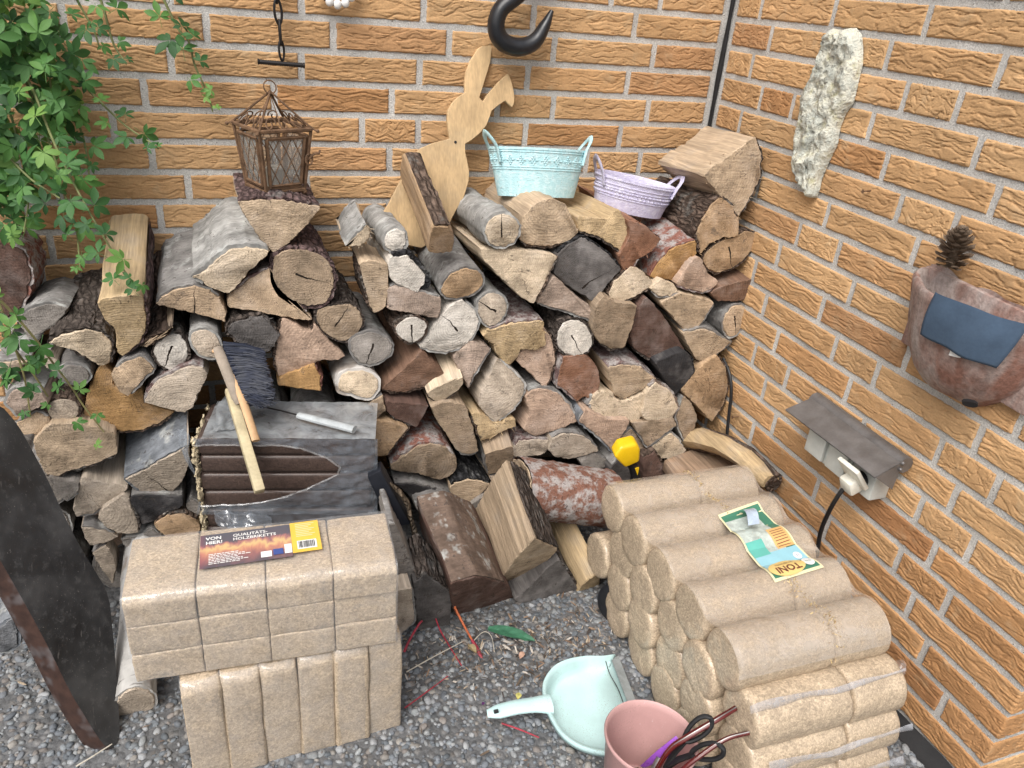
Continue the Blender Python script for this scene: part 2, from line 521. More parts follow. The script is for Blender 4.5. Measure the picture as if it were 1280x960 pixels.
# ------------------------------------------------------------------ ground of washed pebble concrete
def mat_ground():
    m = NT('pebble_concrete', 0.9, 0.2)
    c = m.coord('Object', False)
    v = m.n('TexVoronoi', Vector=c, Scale=70.0)
    n1 = m.noise(c, 5, 5); n2 = m.noise(c, 160, 4, .7)
    col = m.mix(m.mr(v.outputs['Distance'], .25, .55, 0, 1), m.ramp(m.n('SeparateColor', Color=v.outputs['Color']).outputs[0], [(0, (.09, .095, .1)), (.4, (.19, .19, .19)), (.75, (.22, .215, .21)), (1, (.12, .11, .10))]), (.125, .127, .13))
    col = m.mul(col, m.math('MULTIPLY', m.mr(n1, .3, .7, .7, 1.15), m.mr(n2, .3, .7, .7, 1.2)))
    return m.out(col, m.math('SUBTRACT', m.math('MULTIPLY', n2, .3), v.outputs['Distance']), .9, .006)
g = MB(); g.sheet(lambda u, v: Vector((-14 + 28 * u, -26 + 28 * v, 0)), 8, 8)
ground = tag(g.obj('ground', mat_ground(), smooth=False), kind='structure')

def mat_attr(name, rough, spec, bump=0.0):
    m = NT(name, rough, spec)
    a = m.n('Attribute', _attribute_name='Col').outputs['Color']
    c = m.coord('Object', False)
    n2 = m.noise(c, 300, 4, .7)
    return m.out(m.mul(a, m.mr(n2, .3, .7, .75, 1.2)), n2, .4, .001)

def scatter_mesh(name, base_v, base_f, mats, cols, mat, parent=None):
    """many small pieces joined in one mesh: mats = list of 4x4 numpy, cols = list of rgb"""
    n = len(mats); bv = np.c_[np.array(base_v), np.ones(len(base_v))]
    V = np.einsum('nij,vj->nvi', np.array(mats), bv)[:, :, :3].reshape(-1, 3)
    nf = len(base_f); k = len(base_f[0])
    F = (np.array(base_f)[None] + (np.arange(n) * len(base_v))[:, None, None]).reshape(-1, k)
    me = bpy.data.meshes.new(name)
    me.from_pydata(V.tolist(), [], F.tolist())
    ca = me.color_attributes.new('Col', 'FLOAT_COLOR', 'POINT')
    cc = np.c_[np.repeat(np.array(cols), len(base_v), axis=0), np.ones(n * len(base_v))]
    ca.data.foreach_set('color', cc.ravel())
    me.materials.append(mat)
    me.polygons.foreach_set('use_smooth', [True] * len(me.polygons))
    me.update()
    return link(name, me, parent)

def ico(sub):
    bm = bmesh.new(); bmesh.ops.create_icosphere(bm, subdivisions=sub, radius=1)
    v = [tuple(x.co) for x in bm.verts]; f = [tuple(x.index for x in p.verts) for p in bm.faces]
    bm.free(); return v, f

def trs(loc, rot, scl):
    return np.array(Matrix.Translation(loc) @ rot.to_matrix().to_4x4() @ Matrix.Diagonal((*scl, 1)))
from mathutils import Euler
def stone(s):
    v_, f_ = ico(s); return [tuple(Vector(v) * (1 + .18 * noise.noise(Vector(v) * 1.3))) for v in v_], f_
iv, if_ = stone(2); jv, jf = stone(1)
PCOL = [(.17, .19, .21), (.22, .24, .255), (.27, .285, .29), (.29, .30, .305), (.21, .19, .175), (.12, .135, .15), (.30, .31, .32), (.20, .215, .235), (.25, .235, .215), (.15, .165, .185)]
pm, pc, pm2, pc2 = [], [], [], []
for i in range(21000):
    x = rng.uniform(-1.95, -.015); y = rng.uniform(-1.42, -.34)
    r = min(.0105, max(.0028, rng.gauss(.0047, .0016)))
    A_, B_ = (pm, pc) if r > .0058 else (pm2, pc2)
    A_.append(trs((x, y, r * rng.uniform(-.15, .18)), Euler((rng.uniform(-.4, .4), rng.uniform(-.4, .4), rng.uniform(0, 6.3))), (r * rng.uniform(.9, 1.45), r * rng.uniform(.7, 1.0), r * rng.uniform(.5, .75))))
    c = rng.choice(PCOL); k = rng.uniform(.66, 1.0); B_.append(tuple(a * k for a in c))
mpeb = mat_attr('pebble_stone', .65, .35)
tag(scatter_mesh('pebbles', iv, if_, pm, pc, mpeb, ground), kind='stuff')
tag(scatter_mesh('fine_pebbles', jv, jf, pm2, pc2, mpeb, ground), kind='stuff')

# crumbs, bark chips and dry leaf bits between the woodpile and the dustpan
pm, pc = [], []
cv = [(-1, -.35, 0), (-.3, -.5, .12), (.6, -.4, .05), (1, .1, 0), (.3, .5, .1), (-.7, .4, .04), (0, 0, .35)]
cf = [(6, 0, 1), (6, 1, 2), (6, 2, 3), (6, 3, 4), (6, 4, 5), (6, 5, 0)]
for i in range(1500):
    if i < 1150: x, y = rng.gauss(-.62, .17), rng.gauss(-.68, .055)
    else: x, y = rng.uniform(-1.7, -.02), rng.uniform(-1.3, -.4)
    s = abs(rng.gauss(0, .0024)) + .0012
    if x > -.60 and y < -.74 or y < -.78 and x > -.70: continue
    pm.append(trs((min(x, -.03), y, .006 + s * .3), Euler((rng.uniform(-.8, .8), rng.uniform(-.8, .8), rng.uniform(0, 6.3))), (s * rng.uniform(1, 2.4), s * rng.uniform(.4, 1), s)))
    pc.append(rng.choice([(.24, .17, .12), (.38, .31, .23), (.10, .075, .055), (.46, .42, .37), (.16, .11, .08), (.22, .19, .16), (.06, .05, .045), (.09, .08, .07)]))
tag(scatter_mesh('wood_crumbs', cv, cf, pm, pc, mat_attr('wood_crumb', .9, .1)), 'bark crumbs and dry bits strewn on the pebbles by the dustpan', 'debris', kind='stuff')
# ------------------------------------------------------------------ firewood
EC = dict(pale=(.54, .40, .27), tan=(.46, .315, .19), cream=(.63, .51, .37), white=(.68, .63, .56), grey=(.27, .245, .22), greytan=(.37, .28, .195),
          pink=(.50, .36, .27), pinkgrey=(.43, .335, .27), red=(.31, .16, .10), brown=(.21, .125, .085), dbrown=(.135, .082, .065), black=(.045, .043, .045),
          orange=(.50, .30, .13), honey=(.54, .40, .235), blue=(.16, .165, .175), dgrey=(.125, .115, .11), palegrey=(.49, .41, .325), ptan=(.53, .405, .28))
BC = dict(grey=(.25, .24, .23), lgrey=(.34, .335, .32), dark=(.12, .098, .085), black=(.045, .045, .048), red=(.24, .11, .085), purple=(.17, .115, .11),
          birch=(.60, .575, .54), blue=(.20, .215, .235), brown=(.16, .115, .09), white=(.44, .43, .41))
CROP = dict(A=(0, 360, 16 / 3), B=(40, 500, 16 / 3), C=(180, 260, 16 / 3), D=(180, 360, 16 / 3), E=(400, 380, 16 / 3), F=(440, 500, 16 / 3), G=(600, 400, 16 / 3),
            H=(740, 280, 16 / 3), I=(380, 230, 3.84), J=(660, 200, 3.84), K=(680, 400, 4), L=(440, 560, 32 / 9), N=(0, 560, 2.4), O=(0, 0, 3), P=(0, 0, 1), Q=(800, 0, 8 / 3), S=(400, 0, 3))

def pix(crop, s):
    ox, oy, k = CROP[crop]
    return [(ox + float(a) / k, oy + float(b) / k) for a, b in (t.split(',') for t in s.split())]

def resample(p, maxd):
    out = []
    for i in range(len(p)):
        a, b = p[i], p[(i + 1) % len(p)]
        n = max(1, int(math.ceil((b - a).length / maxd)))
        out += [a.lerp(b, k / n) for k in range(n)]
    return out

def chaikin(p, w=.25):
    out = []
    for i in range(len(p)):
        a, b = p[i], p[(i + 1) % len(p)]
        out += [a.lerp(b, w), a.lerp(b, 1 - w)]
    return out

LOGN = [0]
LOOSE = 'loose logs in front of the woodpile'
def log(crop, pts, end, bark, bk, label, rnd=False, y=None, dy=0.0, yaw=0.0, pitch=0.0, L=.29, crack=None, pith=None, bt=.0045, rough=.0022, name='split_log', group='firewood logs stacked against the brick wall', bulge=0.0, sagz=0.0):
    LOGN[0] += 1
    sd = LOGN[0] * 7.31
    q = pix(crop, pts)
    cx = sum(a for a, b in q) / len(q); cy = sum(b for a, b in q) / len(q)
    if y is None:
        P = at((cx, cy), y=-.3)
        y = -(.35 - .10 * P.z) + dy + rng.uniform(-.009, .009)
    P = at((cx, cy), y=y)
    if pitch == 0.0 and group != LOOSE: pitch = -4.0
    elif 0 < pitch < 12 and group != LOOSE: pitch *= .5
    yw, pt = R(yaw), R(pitch)
    a = Vector((math.sin(yw) * math.cos(pt), math.cos(yw) * math.cos(pt), math.sin(pt)))
    U = a.cross(Z).normalized(); V = U.cross(a)
    pp = []
    for t in q:
        w = at(t, n=a, p=P) - P
        pp.append(Vector((w.dot(U), w.dot(V))))
    area = sum(pp[i].x * pp[(i + 1) % len(pp)].y - pp[(i + 1) % len(pp)].x * pp[i].y for i in range(len(pp)))
    if area < 0: pp.reverse()
    dia = max((u - v).length for u in pp for v in pp)
    if pith is not None:
        w = at(pix(crop, pith)[0], n=a, p=P) - P
        po = Vector((w.dot(U), w.dot(V)))
    elif rnd: po = sum(pp, Vector((0, 0))) / len(pp)
    else:
        best, po = 9, pp[0]
        for i in range(len(pp)):
            e1 = (pp[i - 1] - pp[i]); e2 = (pp[(i + 1) % len(pp)] - pp[i])
            sc_ = e1.angle(e2) - .9 * min(e1.length, e2.length) / dia
            if e1.length > .2 * dia and e2.length > .2 * dia and sc_ < best: best, po = sc_, pp[i].copy()
    pp = [v - po for v in pp]
    g0 = sum(pp, Vector((0, 0))) / len(pp); gs = 1.075 if rnd else 1.045
    pp = [g0 + (v - g0) * gs for v in pp]
    if rnd: pp = chaikin(chaikin(pp))
    else: pp = chaikin(chaikin(pp, .09), .2)
    pp = resample(pp, .0085)
    n = len(pp)
    cen = sum(pp, Vector((0, 0))) / n
    nr = []
    for i in range(n):
        t = pp[(i + 1) % n] - pp[i - 1]
        nr.append(Vector((t.y, -t.x)).normalized())
    pp = [pp[i] + nr[i] * rough * (noise.noise(Vector((pp[i].x * 90, pp[i].y * 90, sd))) + 1.0 * noise.noise(Vector((pp[i].x * 260, pp[i].y * 260, sd)))) for i in range(n)]
    DIR = dict(T=90, B=-90, L=180, R=0)
    def isb(i):
        if bk == 'all': return True
        an = math.degrees(math.atan2(nr[i].y, nr[i].x))
        return any(abs((an - DIR[d] + 180) % 360 - 180) < 58 for d in bk)
    fl = [isb(i) for i in range(n)]
    fl = [fl[i] or (fl[i - 1] and fl[(i + 1) % n]) for i in range(n)]
    has = any(fl)
    tt = []
    for i in range(n):
        t = bt if fl[i] else 0.0
        if nr[i - 2].dot(nr[(i + 2) % n]) < .35: t *= .3
        tt.append(t)
    for _ in range(3): tt = [(tt[i - 1] + tt[i] + tt[(i + 1) % n]) / 3 for i in range(n)]
    inner = [pp[i] - nr[i] * tt[i] for i in range(n)]
    NL = 9
    ds = [.0025] + [.0025 + (L - .0025) * (k / NL) for k in range(1, NL + 1)]
    def wob(d, v, amp):
        return amp * noise.noise(Vector((v.x * 14 + sd, d * 9, v.y * 14)))
    b = MB()
    ring = []
    for k, d in enumerate([0.0] + ds):
        for i in range(n):
            v = inner[i]
            o = wob(d, v, .007 * min(1, d / .06)) if d > .003 else 0
            if not fl[i] and d > .003: o += .0016 * noise.noise(Vector((v.x * 150, d * 6, v.y * 150 + sd)))
            vv = v + nr[i] * (o - (max(.0004, .0014 + .0022 * noise.noise(Vector((v.x * 170, v.y * 170, sd + 2)))) if k == 0 else 0))
            yy = d
            if k == 0: yy = d + rough * .8 * noise.noise(Vector((v.x * 120, v.y * 120, sd + 5)))
            ring.append(Vector((vv.x, yy, vv.y + sagz * (d / L) ** 2)))
    K = len(ds) + 1
    fs, ms = [], []
    fs.append(tuple(range(n))); ms.append(0)
    fs.append(tuple((K - 1) * n + i for i in range(n - 1, -1, -1))); ms.append(0)
    for k in range(K - 1):
        for i in range(n):
            j = (i + 1) % n
            fs.append((k * n + i, (k + 1) * n + i, (k + 1) * n + j, k * n + j)); ms.append(0 if k == 0 else 1)
    b.v = [tuple(v) for v in ring]; b.f = fs; b.m = ms
    o = b.obj(name, [MAT['end'], MAT['side']], None, EC[end], ang=50, clean=False)
    bm = bmesh.new(); bm.from_mesh(o.data); bmesh.ops.recalc_face_normals(bm, faces=bm.faces); bm.to_mesh(o.data); bm.free()
    mw = Matrix.Identity(4)
    org = P + U * po.x + V * po.y
    for i in range(3): mw[i][0], mw[i][1], mw[i][2], mw[i][3] = U[i], a[i], V[i], org[i]
    o.matrix_world = mw
    tag(o, label, 'log', group)
    o['crack_angle'] = R(crack) if crack is not None else 0.0
    o['crack_amount'] = 1.0 if crack is not None else 0.0
    if rough >= .003:
        sp_ = MB(); rs = random.Random(LOGN[0])
        for _ in range(26):
            i = rs.randrange(n); v = inner[i]
            d = (nr[i] * rs.uniform(.2, 1) + Vector((rs.uniform(-.5, .5), rs.uniform(-.5, .5)))) * rs.uniform(.004, .013)
            w_ = Vector((-nr[i].y, nr[i].x)) * rs.uniform(.0006, .0018)
            y0_ = rs.uniform(.001, .02); y1_ = y0_ - rs.uniform(.002, .016)
            sp_.add([(v.x - w_.x, y0_, v.y - w_.y), (v.x + w_.x, y0_, v.y + w_.y), (v.x + d.x, y1_, v.y + d.y), (v.x - nr[i].x * .003, y0_ + .004, v.y - nr[i].y * .003)], [(0, 1, 2), (1, 3, 2), (3, 0, 2), (0, 3, 1)])
        sp_.obj('splinters', MAT['side'], o, EC[end], clean=False, smooth=False)
    if has:
        bb = MB()
        kind, bc = (bark if isinstance(bark, tuple) else (bark, bark))
        nb = 16
        amp = {'grey': .0016, 'dark': .0034, 'red': .003, 'birch': .0012}[kind]
        rows = []
        for k in range(-1, nb + 1):
            d = L * max(0, k) / nb
            row = []
            for i in range(n):
                v = pp[i]
                st = .0018 + .005 * max(0, noise.noise(Vector((v.x * 55, v.y * 55, sd + 9))))
                if k == -1:
                    vv = inner[i] - nr[i] * .001; yy = st + .001
                else:
                    yy = max(d, st)
                    w_ = wob(yy, inner[i], .007 * min(1, yy / .06))
                    am = amp * (noise.noise(Vector((v.x * 70 + sd, yy * 45, v.y * 70))) + .7 * noise.noise(Vector((v.x * 200 + sd, yy * 120, v.y * 200))))
                    kn = bulge * max(0, noise.noise(Vector((v.x * 20 + sd, yy * 16, v.y * 20 + 3)))) if bulge else 0
                    vv = v + nr[i] * (w_ + am + kn)
                    if k == nb: yy = L - .0005
                row.append(Vector((vv.x, yy, vv.y + sagz * (yy / L) ** 2)))
            rows.append(row)
        use = {}
        def vid(k, i):
            if (k, i) not in use:
                use[(k, i)] = len(bb.v); bb.v.append(tuple(rows[k][i]))
            return use[(k, i)]
        for i in range(n):
            j = (i + 1) % n
            if fl[i] or fl[j]:
                if not (fl[i] and fl[j]):
                    continue
                for k in range(nb + 1):
                    bb.f.append((vid(k, i), vid(k + 1, i), vid(k + 1, j), vid(k, j))); bb.m.append(0)
        if bb.f:
            bo = bb.obj('bark', MAT[kind], o, BC[bc], ang=70)
            bo.matrix_parent_inverse = Matrix.Identity(4)
    return o
# ---- the woodpile, left to right
log('A', '330,370 400,305 560,265 680,290 750,350 765,420 730,500 650,515 560,470 470,410', 'cream', 'dark', 'TLR', 'mossy log with pale cut end and rough grey bark, left of the blond block', bulge=.012, pith='600,400', L=.30, pitch=6)
log('A', '650,110 700,75 850,55 960,65 985,170 985,280 940,370 830,450 785,430 770,270 700,210', 'honey', ('dark', 'purple'), 'R', 'blond split block with long flat top, vine leaves hanging onto it', pitch=13, L=.30, dy=-.015, pith='900,500')
log('C', '80,640 110,590 200,540 330,510 440,540 500,590 540,690 535,765 480,740 330,700 200,670', 'pale', 'grey', 'TL', 'half round with an upright black crack, right of the blond block', crack=85, pith='340,700', pitch=8)
log('C', '320,460 380,410 480,320 560,260 680,240 780,255 835,290 780,350 700,420 640,490 570,570 500,545 400,510', 'cream', ('grey', 'lgrey'), 'TL', 'thick log with silvery grey bark, topmost left of the lantern', pith='600,440', bt=.008, L=.30, pitch=5, dy=-.01)
log('O', '895,757 950,745 1040,742 1130,755 1197,775 1160,830 1100,890 1030,948 990,910 940,840', 'ptan', ('dark', 'purple'), 'T', 'sawn wedge with fine rings standing point down under the lantern', pith='1030,960', L=.27, pitch=-3)
log('C', '845,370 870,310 950,270 1080,265 1200,310 1270,400 1275,530 1220,640 1120,665 1000,640 890,560 845,460', 'greytan', ('dark', 'purple'), 'all', 'big round log with weathered grey rim, right below the lantern wedge', rnd=True, crack=-20, bt=.007)
log('C', '570,620 600,550 680,480 780,420 850,400 850,500 900,580 1000,640 1080,680 1115,745 1000,735 850,705 700,680 575,660', 'pale', ('red', 'purple'), 'T', 'pale wedge with reddish upper edge tucked under the big weathered round', pith='640,560')
log('C', '550,830 590,760 700,730 800,710 845,770 910,850 870,900 830,950 780,1000 680,980 610,890', 'dgrey', ('dark', 'dark'), 'TL', 'blackish weathered log end just above the blue brush bristles', rough=.003)
log('A', '940,390 985,335 1090,300 1150,260 1120,320 1050,355 990,398', 'pale', ('dark', 'brown'), 'TRL', 'thin slice with flaky brown bark above the round with tan heart', pitch=14, bulge=.006)
log('A', '1010,430 1040,360 1110,310 1190,300 1245,350 1265,440 1230,520 1140,560 1070,535', 'white', 'dark', 'all', 'small white round with a tan heart, left of the brush', rnd=True, pith='1140,425', crack=-115)
log('D', '300,330 340,280 420,270 490,310 525,390 500,460 450,480 380,460 320,410', 'palegrey', ('grey', 'lgrey'), 'all', 'short pale oval log with whitish bark, directly above the brush handle', rnd=True)
log('A', '745,590 770,530 840,480 950,450 1040,540 980,600 930,660 860,725 800,690', 'pale', 'grey', 'TR', 'tan quarter log with dark streaks resting on the orange disc', pith='1000,470')
log('D', '5,760 20,690 80,610 180,565 300,510 390,530 415,580 390,650 350,720 330,790 270,830 150,800', 'palegrey', ('red', 'purple'), 'LT', 'grey beige half log with a dark bark rim, left of the wrapped dark briquettes', pith='280,830')
log('A', '560,860 600,690 650,560 700,505 745,560 760,640 860,728 935,668 950,700 960,765 1160,822 1080,900 950,950 800,962 660,930', 'orange', ('dark', 'brown'), 'B', 'large orange brown disc with dark growth rings, half covered by other logs', pith='860,650', dy=.02, L=.2)
log('A', '380,590 390,530 480,500 570,520 610,570 600,620 540,650 430,640', 'grey', 'grey', 'all', 'dull grey round among vine leaves, beneath the mossy log', rnd=True, dy=.01)
log('A', '275,440 330,425 385,490 372,560 290,520', 'palegrey', 'grey', 'T', 'small pale chip of log almost hidden by vine leaves', dy=.015)
log('A', '300,800 340,750 430,730 520,760 540,830 500,890 400,910 330,880', 'palegrey', ('dark', 'brown'), 'all', 'small greyish oval round left of the orange disc, a vine leaf across it', rnd=True)
log('A', '-70,660 -60,500 100,475 190,490 90,560 10,605', 'pale', 'grey', 'T', 'pale split log at the left picture edge under vine leaves', pith='60,620')
log('A', '20,770 60,680 180,655 280,700 320,770 250,800 120,862', 'pinkgrey', ('grey', 'lgrey'), 'TL', 'grey barked half log under the vine, above the dark slab top')
log('A', '110,900 240,815 325,858 332,912 260,975 160,975', 'pale', 'grey', 'T', 'tan split piece left of the greyish oval round')
log('B', '20,290 60,230 120,170 300,160 460,200 550,240 560,370 430,430 300,470 150,515 100,500 60,420', 'ptan', 'dark', 'B', 'broad tan half log with a wavy lower edge beside the dark slab', pith='300,180', pitch=4)
log('B', '610,530 770,450 830,410 1040,300 1050,400 1000,540 930,620 860,612 720,610', 'palegrey', ('grey', 'blue'), 'TL', 'pale log end split by a crack under blue grey bark, below the orange disc', pitch=15, crack=120, pith='900,600', dy=-.01)
log('B', '655,640 800,628 1005,640 1000,710 900,760 800,810 735,830 690,760', 'black', ('grey', 'grey'), 'T', 'black weathered wedge beneath the cracked pale log end', pith='740,830', pitch=8)
log('B', '280,740 290,660 340,520 480,560 640,575 600,640 520,700 420,760 300,780', 'palegrey', 'grey', 'B', 'light grey wedge pointing left, beneath the broad tan half log', pith='320,520', pitch=10)
log('B', '110,510 200,540 320,550 310,620 230,680 160,620', 'grey', 'grey', 'B', 'dull grey split piece next to the dark slab, left of the light grey wedge', pith='200,540')
log('B', '445,790 470,730 600,640 650,650 720,830 710,885 600,890 500,850', 'palegrey', ('dark', 'dark'), 'R', 'pale block with dark bark on its right side, below the light grey wedge', pith='470,760')
log('B', '330,850 420,848 540,880 575,910 480,958 390,968 360,920', 'palegrey', 'grey', 'T', 'flat pale log end near the ground right of the dark slab', pith='450,960')
log('B', '810,820 900,760 1010,755 1100,800 1120,870 1050,920 900,922 860,880', 'tan', ('dark', 'brown'), 'T', 'brown lens shaped log end just behind the labelled briquette pack', pith='980,930')
log('B', '1025,700 1060,650 1130,690 1125,770 1040,742', 'grey', 'grey', 'T', 'small grey chip by the torn film of the dark briquettes', dy=.01)
log('N', '275,315 320,288 348,345 338,405 305,365', 'palegrey', 'grey', 'T', 'lowest thin log end between the dark slab and the labelled pack')
log('B', '590,930 700,900 800,850 860,900 900,960 640,990', 'grey', ('grey', 'lgrey'), 'T', 'grey rough log lying low behind the labelled briquette pack')
# ---- middle
log('D', '900,590 868,480 880,350 920,208 1000,240 1100,300 1140,245 1230,360 1330,450 1290,482 1190,478 1050,530', 'pink', ('dark', 'brown'), 'L', 'pinkish tan block with arched rings, right of the brush bristles', pith='1330,470')
log('D', '905,650 910,600 1050,540 1140,508 1185,580 1182,692 1050,670', 'orange', ('dark', 'red'), 'R', 'small orange brown half log just over the wrapped dark briquettes', pith='1000,670')
log('I', '55,640 60,600 140,580 230,570 285,630 280,690 240,740 180,765 110,730 70,690', 'greytan', ('dark', 'dark'), 'all', 'round grey tan log with branching cracks, below the big weathered round', rnd=True, crack=60)
log('I', '262,390 310,368 400,390 405,490 390,590 335,618 310,590 280,480', 'ptan', ('dark', 'brown'), 'L', 'narrow upright tan block with pale top, standing between two dark gaps', pitch=3, L=.11, pith='340,640')
log('I', '198,300 240,250 300,193 318,220 310,270 270,297', 'cream', ('grey', 'lgrey'), 'TL', 'little grey barked chunk at the top, right of the lantern', rough=.003, L=.16, pitch=4)
log('I', '382,280 390,235 440,205 490,225 500,275 480,320 430,335 395,315', 'white', ('grey', 'lgrey'), 'all', 'small creamy round with knobbly silver bark, left of the leaning split stick', rnd=True, bulge=.01, L=.25)
log('I', '405,400 420,340 500,325 560,380 600,430 590,490 545,520 480,495 420,460', 'white', ('dark', 'black'), 'TR', 'creamy log end with two brown knots below the small creamy round', bt=.009, rough=.002, bulge=.01)
log('I', '403,600 410,500 440,478 530,500 657,540 652,600 637,645 520,620', 'pinkgrey', 'grey', 'T', 'greyish pink split block under the log end with two knots', pith='640,560')
log('I', '430,700 470,650 530,630 590,660 598,700 560,755 510,770 460,745', 'white', ('dark', 'brown'), 'all', 'creamy oval round right of the dark grey cracked round', rnd=True, crack=-90)
log('I', '655,500 690,440 760,400 830,410 865,450 850,510 780,545 710,558 665,540', 'tan', ('grey', 'grey'), 'all', 'oval log with dark tan end and grey bark below the leaning split stick', rnd=True, pitch=6)
log('I', '600,325 605,260 622,200 700,198 720,250 712,322 650,332', 'tan', ('dark', 'brown'), 'T', 'long split stick leaning up against the wooden rabbit, grey bark on top', pitch=24, yaw=-4, L=.235, bt=.006, pith='700,330', dy=-.01)
log('I', '863,230 890,170 950,135 1010,155 1042,210 1025,270 980,305 920,308 880,280', 'cream', ('grey', 'lgrey'), 'all', 'smooth silver barked round on top of the pile beneath the blue tin', rnd=True, crack=90, bulge=.008, dy=-.02)
log('P', '650,299 660,308 690,309 712,302 723,291 715,275 706,256 688,248 670,255 655,272', 'ptan', ('dark', 'brown'), 'B', 'tan half log with frayed upper edge under the blue tin', pith='690,255', pitch=-2)
log('J', '245,270 380,288 430,235 480,300 498,370 475,462 420,430 330,372 250,350', 'honey', ('dark', 'dark'), 'B', 'yellowish split log with a blackened patch, below the gap between the two tins', pith='440,250')
log('J', '440,460 490,370 480,290 560,320 640,380 600,440 530,480 500,522 460,527', 'red', ('red', 'red'), 'R', 'red brown split piece under the lavender tin, right of the yellowish log', pith='500,300', rough=.003, pitch=4)
log('J', '585,560 620,490 680,430 740,400 815,385 800,470 742,582', 'orange', ('red', 'red'), 'TL', 'orange quarter log with curved rings and flaky red bark', pith='770,590', pitch=7)
log('Q', '212,585 300,520 385,458 408,510 402,600 370,662 330,722 270,650', 'ptan', ('dark', 'dark'), 'R', 'big rough sawn wedge topmost in the wall corner', pith='225,590', rough=.003, L=.20)
log('J', '805,350 830,290 870,220 920,175 980,210 1010,290 1010,365 930,370 870,400 830,452', 'tan', ('dark', 'brown'), 'LT', 'tan log end with a dark stain below the big sawn wedge', pith='900,390', rough=.003)
log('J', '840,490 855,440 920,390 1000,360 1060,335 1100,360 1080,430 1020,500 930,545 870,530', 'tan', ('dark', 'brown'), 'all', 'oval tan log touching the right wall, crack through its heart', rnd=True, crack=-70)
log('J', '712,600 790,482 830,470 860,540 912,580 890,620 840,642 770,625', 'pink', ('red', 'purple'), 'B', 'reddish half log with a dark lower rim under the oval tan log', pith='810,480')
log('J', '878,640 920,610 1082,570 1072,660 1000,680 910,676', 'brown', ('dark', 'dark'), 'R', 'brown wedge with a pale top edge pressed against the right wall', pith='900,640', pitch=9)
log('J', '588,620 640,570 700,600 722,635 680,662 620,662', 'cream', 'grey', 'B', 'tiny cream log end below the orange quarter log', rough=.002)
log('J', '385,640 410,580 490,513 540,530 602,590 570,630 500,670 430,686 395,670', 'cream', ('dark', 'brown'), 'BL', 'pale half log right of the big dark grey one', pith='500,530')
log('J', '130,540 145,450 200,400 265,368 340,410 410,470 447,522 400,570 360,620 315,677 240,630 160,575', 'dgrey', ('dark', 'black'), 'T', 'big dark grey weathered log end with a split along its side', crack=30, pith='280,600', rough=.0025)
log('I', '850,310 1000,318 1217,345 1190,410 1150,500 1100,574 1030,530 930,430 860,360', 'cream', ('dark', 'brown'), 'R', 'large pale triangular log end with bark along its right edge', pith='860,320')
log('J', '38,690 130,558 200,630 280,690 330,740 337,787 200,740', 'pinkgrey', 'grey', 'B', 'greyish pink sharp wedge pointing right above the white cracked round', pith='60,690', pitch=5)
log('J', '135,870 150,800 200,765 260,770 310,830 312,890 270,935 200,945 150,915', 'white', ('dark', 'dark'), 'all', 'chalk white round with a crooked crack in the middle of the pile', rnd=True, crack=-60)
log('J', '313,820 330,700 370,653 420,690 522,700 500,790 460,902 400,912 340,880', 'greytan', ('dark', 'dark'), 'B', 'brown grey slab like log end right of the chalk white round', pith='430,690', pitch=5)
log('J', '493,850 510,750 570,663 640,740 700,830 752,917 680,940 580,957 520,920', 'dbrown', ('dark', 'dark'), 'B', 'dark red brown triangular log end, largest dark one on the right', pith='575,670', pitch=4)
log('J', '640,688 740,640 897,685 850,765 785,850 710,770', 'ptan', 'grey', 'R', 'tan triangular log end pointing down, left of the grey barked round at the wall', pith='790,850', pitch=8)
log('J', '930,780 960,718 1010,688 1057,710 1050,780 1000,852 950,852', 'pale', ('grey', 'grey'), 'all', 'short grey barked round with a vertical crack against the right wall', rnd=True, crack=-75)
log('J', '738,830 830,808 880,815 982,875 930,920 850,975 808,955', 'ptan', 'grey', 'TR', 'tan split log end beneath the tan triangular one', pith='800,960', pitch=8)
log('K', '560,215 690,160 740,178 757,260 720,312 655,378 600,290', 'black', ('dark', 'black'), 'R', 'slate black split log with a lighter upper edge near the right wall', pith='570,215', pitch=8)
log('K', '688,350 780,240 870,178 915,240 926,330 900,430 840,508 770,430', 'tan', ('dark', 'brown'), 'R', 'brown wedge with a blue stain next to the hanging black cable', pith='840,510')
log('G', '40,110 70,60 200,20 420,0 427,170 390,190 280,200 260,240 200,290 150,292 110,190', 'honey', ('red', 'purple'), 'T', 'rough torn tan log end with jagged right edge, centre of the pile', rough=.004, pith='100,300', pitch=6)
log('G', '240,270 290,198 400,180 430,55 490,130 513,260 480,380 437,458 370,390 300,320', 'pink', ('dark', 'brown'), 'R', 'pinkish brown wedge pointing down behind the rough torn log end', pith='430,460', dy=.006)
log('G', '510,440 530,330 560,250 700,238 780,320 797,400 780,500 742,547 690,510 640,542 570,480', 'red', ('red', 'purple'), 'L', 'reddish log end with arched rings beneath the chalk white round', pith='670,560', pitch=3)
log('G', '853,320 950,290 1080,308 1178,395 1080,460 965,522 900,500 870,400', 'ptan', ('red', 'purple'), 'T', 'ringed tan wedge under purple bark, below the brown grey slab', pith='940,530', pitch=6)
log('G', '728,560 760,498 850,470 940,550 1000,530 1112,480 1117,560 1060,662 960,672 860,650 800,642 750,622', 'cream', ('grey', 'grey'), 'L', 'knotty cream split piece with a gnarled left end', rough=.005, pith='950,670')
log('K', '493,470 520,350 560,308 640,350 680,440 640,490 513,502', 'cream', ('red', 'brown'), 'TR', 'pinkish cream log end right of the knotty piece', pith='520,500')
log('G', '290,722 337,640 308,520 340,470 430,453 520,480 600,560 657,670 560,710 450,747 370,772', 'pink', 'grey', 'TR', 'large rosy half log in the lower middle with ragged lower edge', pith='330,740', rough=.0025)
